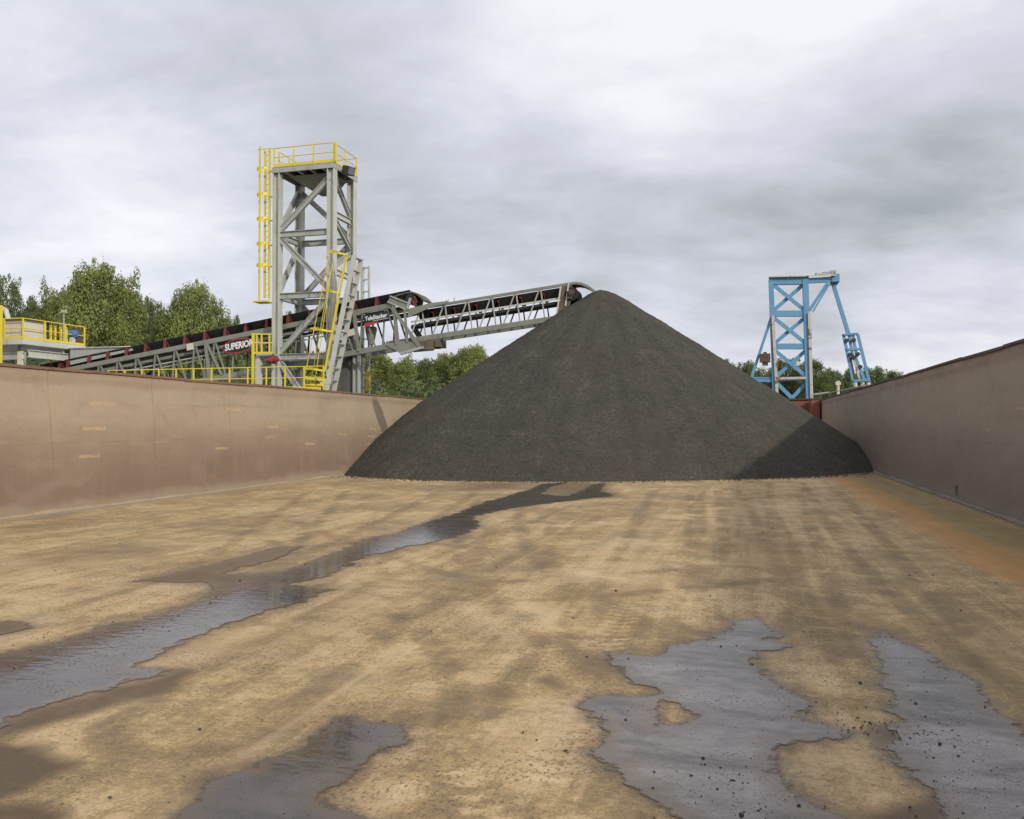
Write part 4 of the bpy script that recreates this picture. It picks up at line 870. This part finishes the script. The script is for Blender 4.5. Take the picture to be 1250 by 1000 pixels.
# support bent below the conveyor right of the tower
sb = empty('conveyor_bent', B(435, 478, 38.4), 'dark column and steel post holding up the conveyor right of the tower', 'support')
q = B(435.5, 438, 38.4); MB().hbeam(Vector((q.x, q.y, DZ)), Vector((q.x, q.y, zt_(q.x) - TD)), .3, .3, (0, 1, 0), .04).build('post', 'grey', sb)
q = B(421, 438, 38.4); MB().box((q.x - .45, q.y - .3, DZ), (q.x + .28, q.y + .4, zt_(q.x) - TD - .1)).build('column', 'darkgrey', sb)
for px in (150, 262): 
    q = B(px, 470, CM); q.z = zt_(q.x) - .8
    s3_ = empty('trestle', (q.x, CM, DZ), 'grey steel trestle under the conveyor near the oval sign' if px > 200 else 'grey steel trestle under the low end of the conveyor', 'support')
    for y in (CY0, CY1): MB().hbeam((q.x, y, DZ), (q.x, y, zt_(q.x) - 1.0), .22, .22, (0, 1, 0), .03).build('post', 'dgrey', s3_)
    MB().bar((q.x, CY0, DZ + 1.2), (q.x, CY1, DZ + 1.2), .2, .2, (1, 0, 0)).build('tie_beam', 'dgrey', s3_)

# ------------------------------------------------------------------ feed platform at the far left
PX = B(28, 412, 34.6).x; PZ = B(28, 413, 34.6).z; PY0, PY1 = 34.6, 38.9; PXL = PX - 7.5
pf = empty('feed_platform', (PX - 3, 36.7, DZ), 'grey equipment platform at the conveyor tail, far left', 'platform')
MB().box((PXL, PY0, PZ - .30), (PX, PY1, PZ - .02)).build('deck', 'pale', pf)
for x in (PX - .7, PX - 4.5):
    for y in (PY0 + .6, PY1 - .5): MB().hbeam((x, y, DZ), (x, y, PZ - .32), .3, .3, (0, 1, 0), .04).build('leg', 'grey', pf)
for z in (PZ - .9, PZ - 1.7):
    MB().hbeam((PXL + .3, PY0 + .35, z), (PX - .2, PY0 + .35, z), .2, .36 if z > PZ - 1 else .5, (0, 1, 0), .03).build('beam', 'grey', pf)
MB().hbeam((PX - .25, PY0 + .6, PZ - .75), (PX - .25, PY1 + .5, PZ - .75), .24, .42, (1, 0, 0), .04).build('beam', 'pale', pf)
MB().box((PX - .62, PY0 + .25, PZ - 2.0), (PX - .30, PY0 + .34, PZ - .65)).build('bearing_block', 'cream', pf)
railing('platform_railing', [(PXL, PY0 + .05, PZ), (PX - .05, PY0 + .05, PZ), (PX - .05, PY1 - .05, PZ)], 1.07, 'yellow guard railing round the far left equipment platform', spacing=1.2, r=.03)
def bxo(a, b, nm, m, lab, cat):
    o = MB().box(a, b).build(nm, m); return tag(o, lab, cat)
cb_ = empty('cabinet', (PX - .7, PY0 + 1, PZ), 'cream equipment cabinet on the far left platform behind yellow rails', 'cabinet')
MB().box((PX - 1.6, PY0 + .3, PZ + .002), (PX - .25, PY0 + 1.75, PZ + 1.02)).build('housing', 'cream', cb_)
MB().box((PX - 1.7, PY0 + .2, PZ + 1.022), (PX - .15, PY0 + 1.85, PZ + 1.09)).build('roof', 'brown', cb_)
MB().box((PX - .247, PY0 + .45, PZ + .12), (PX - .235, PY0 + 1.6, PZ + .9)).build('door', 'cream', cb_)
gt = empty('valve_rack', (PX - .6, PY0 + 2.6, PZ), 'yellow upright frames clustered on the right half of the far left platform', 'equipment')
for y in (PY0 + 2.2, PY0 + 2.5, PY0 + 2.9, PY0 + 3.3): MB().bar((PX - .4, y, PZ), (PX - .4, y, PZ + .95), .1, .1, (1, 0, 0)).build('upright', 'yellow', gt)
MB().box((PX - .8, PY0 + 2.15, PZ), (PX - .5, PY0 + 3.0, PZ + .8)).build('gear_case', 'brown', gt)
mo = empty('drive_motor', (PX - .3, PY1 - .45, PZ), 'round blue motor at the right end of the far left platform', 'motor')
mb = MB(); c_ = Vector((PX + .02, PY1 - .75, PZ + .62)); mb.tube(c_ + Vector((-.5, 0, 0)), c_, .20, 16); mb.tube(c_, c_ + Vector((.06, 0, 0)), .15, 16, .10); mb.build('casing', 'motor', mo, smooth=False)
MB().box((PX - .75, PY1 - .55, PZ + .1), (PX - .15, PY1 - .1, PZ + .95)).build('gearbox', 'brown', mo)
MB().bar(c_ + Vector((-.25, 0, -.2)), Vector((c_.x - .25, c_.y, PZ)), .25, .2, (0, 1, 0)).build('pedestal', 'pale', mo)
fu = empty('funnel_column', (PX - 1.2, PY0 - .4, DZ), 'orange and yellow striped upright column at the left edge of the picture', 'column')
a0 = B(-14, 372, 33.8); a1 = B(-1.5, 372, 33.8)
MB().box((a0.x, 33.8, DZ), (a1.x, 34.05, a1.z)).build('column_body', 'yellow', fu); MB().box((a0.x + .02, 33.77, PZ + .1), (a1.x - .12, 33.798, a1.z - .05)).build('stripe_panel', 'orange', fu)
q = B(7, 383, 35.2); mb = MB(); mb.tube(q + Vector((-.5, 0, .35)), q + Vector((0, 0, .2)), .13, 10); mb.tube(q + Vector((0, 0, .2)), q + Vector((.18, 0, -.3)), .13, 10); mb.tube(q + Vector((.18, 0, -.3)), Vector((q.x + .18, q.y, PZ)), .13, 10)
tag(mb.build('elbow_duct', 'pale'), 'pale bent duct rising beside the yellow column, far left', 'duct')
# light mast seen above the platform
q = B(78, 388, 41); mb = MB(); mb.tube(Vector((q.x, 41, DZ)), q + Vector((0, 0, .3)), .05, 8, .035); mb.box(q + Vector((-.12, -.12, .3)), q + Vector((.12, .12, .48))); tag(mb.build('lamp_post', 'grey'), 'thin grey lamp post behind the far left platform', 'lamp post')

# ------------------------------------------------------------------ blue gantry tower beyond the far end
YG = 62.0; YG2 = 63.5
G = lambda px, py, y=YG: B(px, py, y)
gb = empty('blue_tower', G(965, 486), 'sky blue cross braced steel tower with a jib, beyond the end bulkhead', 'tower')
def gbar(a, b, w, h, nm, m='blue', y=YG, side=(0, 1, 0)): return MB().bar(G(*a, y), G(*b, y), w, h, side).build(nm, m, gb)
LT, LB_ = (941, 342), (947, 506); RT_, RB = (983, 340), (988, 506)
ln = lambda A_, B_, py: A_[0] + (B_[0] - A_[0]) * (py - A_[1]) / (B_[1] - A_[1])
for y in (YG, YG2):
    MB().bar(G(*LT, y), G(*LB_, y), .40, .34).build('leg', 'blue', gb); MB().bar(G(*RT_, y), G(*RB, y), .44, .40).build('leg', 'blue', gb)
gbar((943.5, 385), (950, 506), .10, .20, 'peeling_strip', 'peel', YG - .26); gbar((988, 382), (991.5, 506), .10, .20, 'peeling_strip', 'peel', YG - .28)
for py, h_ in ((383, .42), (423, .40)):
    for y in (YG, YG2): gbar((ln(LT, LB_, py) + 3, py), (ln(RT_, RB, py) - 3, py), .30, h_, 'cross_beam', 'blue', y)
for y in (YG, YG2): gbar((ln(LT, LB_, 463) + 2, 463), (ln(RT_, RB, 463), 462), .30, .26, 'cross_beam', 'blue', y)
gbar((948, 462), (984, 461.5), .08, .17, 'peeling_strip', 'peel', YG - .2)
for t0, t1 in ((347, 379), (388, 419), (428, 460), (467, 505)):
    for y in (YG, YG2):
        gbar((ln(LT, LB_, t0) + 2, t0), (ln(RT_, RB, t1) - 2, t1), .14, .26, 'brace', 'blue', y - .05); gbar((ln(RT_, RB, t0) - 2, t0), (ln(LT, LB_, t1) + 2, t1), .14, .26, 'brace', 'blue', y + .12)
for py in (383, 423, 463):
    for LL, BB in ((LT, LB_), (RT_, RB)): MB().bar(G(ln(LL, BB, py), py, YG + .2), G(ln(LL, BB, py), py, YG2 - .2) , .2, .2, (1, 0, 0)).build('tie_beam', 'blue', gb)
for y in (YG, YG2): gbar((938.5, 343), (987, 342.5), .36, .58, 'head_beam', 'blue', y)
MB().slab([G(937.5, 338.6, YG - .4), G(1021, 336.8, YG - .4), G(1021, 336.8, YG2 + .4), G(937.5, 338.6, YG2 + .4)], (0, 0, 1), .07).build('walkway', 'peel', gb)
for y in (YG, YG2): gbar((985, 343), (1021, 341), .26, .36, 'jib', 'blue', y)
MB().box(G(1016, 344, YG - .2), G(1021.5, 339, YG2)).build('jib_head', 'blue', gb)
gbar((988, 379), (1010, 346), .22, .22, 'jib_brace'); gbar((992, 381), (1013, 346), .10, .12, 'jib_brace', 'blue', YG - .1)
gbar((942, 386), (917, 462), .16, .20, 'back_stay'); gbar((916, 464), (944, 465), .2, .22, 'outrigger'); gbar((917, 461), (943, 461.5), .12, .1, 'outrigger')
q = G(934, 437, YG - .1); mb = MB(); mb.box(q + Vector((-.38, -.2, -.32)), q + Vector((.36, .3, .3))); mb.box(q + Vector((-.12, -.1, .3)), q + Vector((.12, .2, .42))); mb.box(q + Vector((-.2, -.1, -.55)), q + Vector((.2, .2, -.32))); mb.build('winch_box', 'brown', gb)
# pipes and lamp on the head
mb = MB(); mb.tube(G(997, 335, YG), G(1017, 333.5, YG), .05); mb.tube(G(997, 337, YG), G(997, 333.5, YG), .12); mb.box(G(1013, 333, YG), G(1020, 331, YG + .4)); mb.tube(G(1016, 337, YG), G(1016, 332, YG), .05); mb.tube(G(1003, 333, YG), G(1018, 331.5, YG), .035); mb.build('head_pipes', 'grey', gb)
# hanging spout arm
ha = empty('spout_arm', G(1017, 345, YG + .5), 'sky blue arm slanting down from the jib of the blue tower, roller rack below', 'spout arm')
YH = YG + .4
hb = lambda a, b, w, h, nm, m='blue': MB().bar(G(*a, YH), G(*b, YH), w, h).build(nm, m, ha)
hb((1016.5, 345), (1036, 409), .22, .26, 'boom_arm'); hb((1029.5, 409), (1047, 407.5), .4, .14, 'top_bar')
for (a, b, m_) in (((1029.5, 408), (1042.5, 470), 'blue'), ((1036.5, 409), (1041, 436), 'blue'), ((1041, 409), (1046, 436), 'blue'), ((1047, 408), (1061, 466), 'blue'), ((1041, 434), (1050, 466), 'peel'), ((1038, 436), (1044, 466), 'brown'), ((1044, 436), (1056, 466), 'blue')):
    hb(a, b, .14, .20 if m_ == 'blue' else .13, 'side_rail', m_)
for py in (427, 465): hb((1029.5 + (py - 408) * .21, py), (1047 + (py - 408) * .24, py - 1), .3, .16, 'cross_bar')
for px, py in ((1033.5, 416), (1042, 415.5), (1038, 433), (1047, 432.5), (1042, 437), (1050, 448)):
    q = G(px, py, YH - .1); MB().tube(q + Vector((0, -.2, 0)), q + Vector((0, .1, 0)), .14, 10).build('roller', 'dark', ha)
for px in (1044, 1053, 1060): q = G(px, 470, YH); MB().tube(q + Vector((0, 0, -.12)), q + Vector((0, 0, .18)), .16, 10, .13).build('pad', 'peel', ha)
# handrail and small gear on the deck past the right corner
mb = MB(); mb.tube(B(990, 482, 57.5), B(1012, 479, 57.5), .045); mb.tube(B(995, 483, 57.2), B(1060, 470, 50), .03); tag(mb.build('mooring_pipe', 'grey'), 'thin grey pipe lying along the top behind the far right corner', 'pipe')
q = B(1023, 470, 58); mb = MB(); mb.tube(Vector((q.x, q.y, 3)), q, .09, 8); mb.tube(q + Vector((0, -.15, .1)), q + Vector((0, .15, .1)), .17, 12); tag(mb.build('reel', 'cream'), 'small pale hose reel behind the right wall near the blue arm', 'hose reel')

# ------------------------------------------------------------------ banks and water
wm, nt, p = mat('river_water'); n = N(nt); p.inputs['Base Color'].default_value = (0.05, 0.06, 0.05, 1); p.inputs['Roughness'].default_value = 0.1
n.put(p.inputs['Normal'], n.bump(n.noise(n.coord('Object'), 0.8, 4, 0.6), 0.4, 0.1))
me = bpy.data.meshes.new('river_water'); me.from_pydata([(-3000, -3000, -2), (3000, -3000, -2), (3000, 3000, -2), (-3000, 3000, -2)], [], [(0, 1, 2, 3)]); me.materials.append(wm)
o = bpy.data.objects.new('river_water', me); col.objects.link(o); tag(o, kind='structure')
gm2, nt, p = mat('bank_ground'); n = N(nt); g = n.coord('Object')
n.put(p.inputs['Base Color'], n.ramp(n.noise(g, 0.15, 6, 0.65), [(0.35, (0.05, 0.07, 0.025)), (0.55, (0.09, 0.10, 0.045)), (0.7, (0.17, 0.14, 0.09))])); p.inputs['Roughness'].default_value = 0.95
ax_ = np.concatenate([np.linspace(-3000, -220, 12), np.linspace(-200, 200, 101), np.linspace(220, 3000, 12)]); ay2 = np.concatenate([np.linspace(-3000, -220, 10), np.linspace(-200, 300, 126), np.linspace(340, 3000, 12)])
qx, qy = np.meshgrid(ax_, ay2); ql = np.minimum(np.clip((-16 - qx) / 2, 0, 1) + np.clip((qy - 58.5) / 3, 0, 1), 1)
qz = -4 + ql * 5.8 + ql * 0.6 * fbm(qx * .05, qy * .05, 90)
qz = np.where((ql > .99) & (qx > -60) & (qy < 60) & (qy > 10), 1.78, qz)
tag(npmesh('ground', np.stack([qx.ravel(), qy.ravel(), qz.ravel()], 1), gridfaces(len(ay2), len(ax_)), gm2), kind='structure')
tag(MB().box((-62, 24, 1.2), (-16.6, 52, DZ - .105)).build('dock_pavement', 'concrete'), kind='structure')

# ------------------------------------------------------------------ trees
def leaf_mat(name, dark, light, hue):
    m, nt, p = mat(name); n = N(nt); tn = n.attr('tone')
    oi = n.new('ShaderNodeObjectInfo').outputs['Random']
    c = n.ramp(tn, [(0.0, dark), (0.5, tuple((a + b) / 2 for a, b in zip(dark, light))), (1.0, light)])
    c = n.mix(n.rng(oi, 0, 1, 0, 0.35, False), c, hue)
    n.put(p.inputs['Base Color'], c); p.inputs['Roughness'].default_value = 0.65; p.inputs['Specular IOR Level'].default_value = 0.25
    tr = n.new('ShaderNodeBsdfTranslucent'); n.put(tr.inputs[0], c); mx = n.new('ShaderNodeMixShader'); mx.inputs[0].default_value = 0.4
    nt.links.new(p.outputs[0], mx.inputs[1]); nt.links.new(tr.outputs[0], mx.inputs[2]); nt.links.new(mx.outputs[0], nt.nodes['Material Output'].inputs[0])
    return m
LM = [leaf_mat('cottonwood_leaves', (0.085, 0.12, 0.035), (0.35, 0.38, 0.12), (0.26, 0.28, 0.095)), leaf_mat('alder_leaves', (0.06, 0.095, 0.035), (0.23, 0.28, 0.105), (0.16, 0.19, 0.08))]
def leaves(centers, radii, tones, per, size, r_):
    C_ = []; T_ = []; Z_ = []
    for c_, rad, tn in zip(centers, radii, tones):
        k = int(per * (rad[0] * rad[2]) / 1.6) + 20
        dvec = r_.normal(size=(k, 3)); dvec /= np.linalg.norm(dvec, axis=1)[:, None]
        rr_ = r_.uniform(0.35, 1.0, (k, 1)) ** 0.5 * (1 + 0.22 * r_.normal(size=(k, 1)) * (r_.random((k, 1)) < .25))
        C_.append(c_ + dvec * rr_ * np.array(rad)); T_.append(np.clip(tn + 0.18 * r_.normal(size=k) , 0, 1)); Z_.append(dvec)
    C_ = np.concatenate(C_); T_ = np.concatenate(T_); dn = np.concatenate(Z_); k = len(C_)
    a = dn + 0.55 * r_.normal(size=(k, 3)) + np.array([0.25, -0.2, 0.25]); a /= np.linalg.norm(a, axis=1)[:, None]
    u = np.cross(a, r_.normal(size=(k, 3))); u /= np.linalg.norm(u, axis=1)[:, None]; v_ = np.cross(a, u)
    s = size * r_.uniform(0.55, 1.3, (k, 1))
    V = np.stack([C_ - u * s, C_ + v_ * s * .55, C_ + u * s, C_ - v_ * s * .55], 1).reshape(-1, 3)
    return V, np.arange(4 * k).reshape(-1, 4), np.repeat(T_, 4)
def tree_proto(seed, Hh, Wd, shape, lm, nl=60, per=70, size=.26):
    r_ = np.random.default_rng(seed); rd_ = random.Random(seed)
    cs, rs, ts = [], [], []; limbs = []
    for i in range(nl):
        t_ = r_.uniform(0.10, 0.97)
        if shape == 'round': env = math.sin(math.pi * min(1, (t_ * 0.86 + 0.10))) ** 0.55
        elif shape == 'tall': env = (1 - t_) ** 0.5 * (0.5 + t_ * .9) * 1.05
        else: env = (1 - t_) * 1.05 + .05
        a = r_.uniform(0, 6.283); q = r_.uniform(0.2, 1.0) ** 0.5 * env * Wd / 2
        rad = r_.uniform(0.085, 0.15) * Hh * (0.65 + 0.35 * env)
        c_ = np.array([math.cos(a) * q, math.sin(a) * q, t_ * Hh * .96])
        cs.append(c_); rs.append((rad * .75, rad * .75, rad * r_.uniform(.5, .95))); ts.append(np.clip(.45 + .24 * r_.normal() + .12 * (t_ - .5), 0.05, .95))
        if i % 4 == 0: limbs.append(c_)
    # wispy tufts round the outline
    for i in range(nl // 2):
        b = r_.integers(0, nl); dv = r_.normal(size=3); dv /= np.linalg.norm(dv); dv[2] = abs(dv[2])
        cs.append(cs[b] + dv * np.array(rs[b]) * 1.25); rad = r_.uniform(.018, .035) * Hh; rs.append((rad, rad, rad * 1.2)); ts.append(min(.95, ts[b] + .12))
    V, Fc, T = leaves(cs, rs, ts, per, size, r_)
    tb = MB(); pts_ = [Vector((0, 0, 0))]; 
    for i in range(1, 7): pts_.append(Vector((rd_.uniform(-.25, .25) * i * .4, rd_.uniform(-.25, .25) * i * .4, Hh * .13 * i)))
    for i in range(6): tb.tube(pts_[i], pts_[i + 1], Hh * .022 * (1 - i * .14), 8, Hh * .022 * (1 - (i + 1) * .14), cap=False)
    for l in limbs:
        l = Vector(l); b = pts_[max(1, min(5, int(l.z / Hh / .13 * .7)))]; m_ = b.lerp(l, .5) + Vector((0, 0, .04 * Hh))
        tb.tube(b, m_, Hh * .008, 6, Hh * .005, cap=False); tb.tube(m_, l, Hh * .005, 6, Hh * .0015, cap=False)
    tr_ = tb.build('trunk', 'bark', None, smooth=True); cr = npmesh('crown', V, Fc, lm, smooth=False, attrs=dict(tone=T))
    return [tr_, cr], Hh, Wd
protos = [tree_proto(3, 18, 12, 'round', LM[0], 170, 135, .185), tree_proto(5, 18, 9, 'tall', LM[0], 140, 130, .185), tree_proto(8, 18, 13, 'round', LM[1], 165, 125, .185), tree_proto(13, 18, 8, 'cone', LM[1], 105, 110, .19), tree_proto(21, 18, 11, 'tall', LM[1], 120, 110, .19)]
used_p = set()
def tree(pi, px, topy, D, wpx, label, group, name):
    parts, Hh, Wd = protos[pi]; g0 = 1.4
    tp_ = A(px, topy, D); root = bpy.data.objects.new(name, None); col.objects.link(root)
    root.location = (tp_.x, tp_.y, g0); sz = (tp_.z - g0) / Hh; sxy = wpx / 1000 * D / Wd
    root.scale = (sxy, sxy, sz); root.rotation_euler = (0, 0, (px * 0.37) % 6.28); tag(root, label, 'tree', group)
    for o in parts:
        c_ = o if pi not in used_p else o.copy()
        if pi in used_p: col.objects.link(c_)
        c_.parent = root; c_.matrix_parent_inverse = Matrix.Identity(4)
    used_p.add(pi)
gl_ = 'trees behind the conveyor left of the tower'; gm_ = 'trees between the tower and the gravel pile'; gr_ = 'trees beyond the far end by the blue tower'
TREES = [
 (2, 6, 334, 98, 62, 'dark broad tree cut by the left edge of the picture', gl_, 'broadleaf_tree'),
 (3, 40, 356, 104, 44, 'lower dark tree in the dip beside the leftmost tree', gl_, 'broadleaf_tree'),
 (1, 62, 340, 96, 50, 'slim pointed tree above the yellow railed platform', gl_, 'broadleaf_tree'),
 (0, 88, 348, 92, 60, 'bushy tree just left of the tallest tree', gl_, 'broadleaf_tree'),
 (0, 117, 318, 88, 80, 'tallest round crowned tree above the low end of the conveyor', gl_, 'broadleaf_tree'),
 (1, 153, 327, 94, 64, 'tree leaning against the right flank of the tallest tree', gl_, 'broadleaf_tree'),
 (2, 182, 362, 98, 52, 'darker low tree in the notch between the two left tree masses', gl_, 'broadleaf_tree'),
 (1, 207, 362, 90, 44, 'small upright tree before the second tree mass', gl_, 'broadleaf_tree'),
 (0, 237, 343, 90, 66, 'rounded tree with the highest crown above the oval sign', gl_, 'broadleaf_tree'),
 (1, 268, 366, 92, 46, 'sloping tree at the right end of the left tree mass', gl_, 'broadleaf_tree'),
 (3, 288, 380, 96, 24, 'small spindly tree just left of the grey tower', gl_, 'broadleaf_tree'),
 (3, 353, 376, 120, 34, 'dark tree top seen between the legs of the grey tower', gm_, 'broadleaf_tree'),
 (0, 455, 428, 105, 60, 'tree under the knuckle of the conveyor right of the tower', gm_, 'broadleaf_tree'),
 (1, 492, 430, 100, 44, 'tree below the muddy gearbox of the conveyor', gm_, 'broadleaf_tree'),
 (4, 520, 437, 108, 44, 'dim tree in the dip left of the round sunlit tree', gm_, 'broadleaf_tree'),
 (0, 548, 430, 96, 48, 'sunlit tree touching the left flank of the gravel pile tree group', gm_, 'broadleaf_tree'),
 (0, 577, 420, 94, 58, 'round bright tree right beside the slope of the gravel pile', gm_, 'broadleaf_tree'),
 (2, 884, 437, 150, 44, 'tree just clearing the right slope of the gravel pile', gr_, 'broadleaf_tree'),
 (4, 912, 440, 150, 42, 'tree behind the slanting stay of the blue tower', gr_, 'broadleaf_tree'),
 (2, 958, 436, 146, 54, 'tree seen through the cross braces of the blue tower', gr_, 'broadleaf_tree'),
 (4, 993, 438, 140, 52, 'dark tree immediately right of the blue tower legs', gr_, 'broadleaf_tree'),
 (2, 1012, 450, 146, 42, 'lower tree between the blue tower and the hanging arm', gr_, 'broadleaf_tree'),
 (3, 1036, 447, 150, 30, 'narrow tree left of the hanging blue arm', gr_, 'broadleaf_tree'),
 (2, 1066, 446, 156, 44, 'tree right behind the foot of the hanging blue arm', gr_, 'broadleaf_tree'),
 (4, 1092, 452, 170, 40, 'tree right of the hanging blue arm above the dark wall lip', gr_, 'broadleaf_tree'),
 (2, 1116, 456, 185, 40, 'last low tree on the right before the wall hides the wood', gr_, 'broadleaf_tree'),
]
for t in TREES: tree(*t)
# undergrowth and the wood behind, one mass
r_ = np.random.default_rng(77); cs, rs, ts = [], [], []
def mass(p0, p1, top0, top1, D, k, rad):
    for i in range(k):
        t_ = r_.random(); px = p0 + (p1 - p0) * t_; tp_ = A(px, top0 + (top1 - top0) * t_ + r_.uniform(0, 6), D + r_.uniform(-6, 6)); z = 1.5 + (tp_.z - 1.5) * r_.random() ** .6
        q_ = r_.uniform(.7, 1.3) * rad; cs.append(np.array([tp_.x, tp_.y, z - q_ * .5])); rs.append((q_, q_, q_ * .8)); ts.append(np.clip(.35 + .2 * r_.normal(), .03, .9))
mass(-60, 290, 374, 398, 112, 380, 2.2); mass(170, 335, 392, 396, 108, 110, 1.8); mass(290, 440, 408, 430, 118, 110, 2.0); mass(420, 620, 440, 434, 116, 200, 1.7); mass(860, 1140, 446, 456, 180, 300, 2.4)
mass(-40, 300, 430, 445, 76, 110, 1.3); mass(300, 600, 452, 462, 80, 110, 1.2); mass(1080, 1260, 458, 452, 230, 80, 3.0)
V, Fc, T = leaves(cs, rs, ts, 85, .24, r_); tag(npmesh('woodland', V, Fc, LM[1], smooth=False, attrs=dict(tone=T)), kind='stuff')

# ------------------------------------------------------------------ camera
cd = bpy.data.cameras.new('camera'); cd.sensor_width = 36; cd.lens = 28.8; cd.clip_end = 8000; cd.clip_start = 0.05
co = bpy.data.objects.new('camera', cd); col.objects.link(co); co.location = CAM
co.matrix_world = Matrix.Translation(CAM) @ Matrix((RT, UP, -FW)).transposed().to_4x4()
scene.camera = co
scene.view_settings.view_transform = 'Standard'; scene.view_settings.look = 'None'; scene.view_settings.exposure = 0; scene.view_settings.gamma = 1
scene.view_settings.use_curve_mapping = False
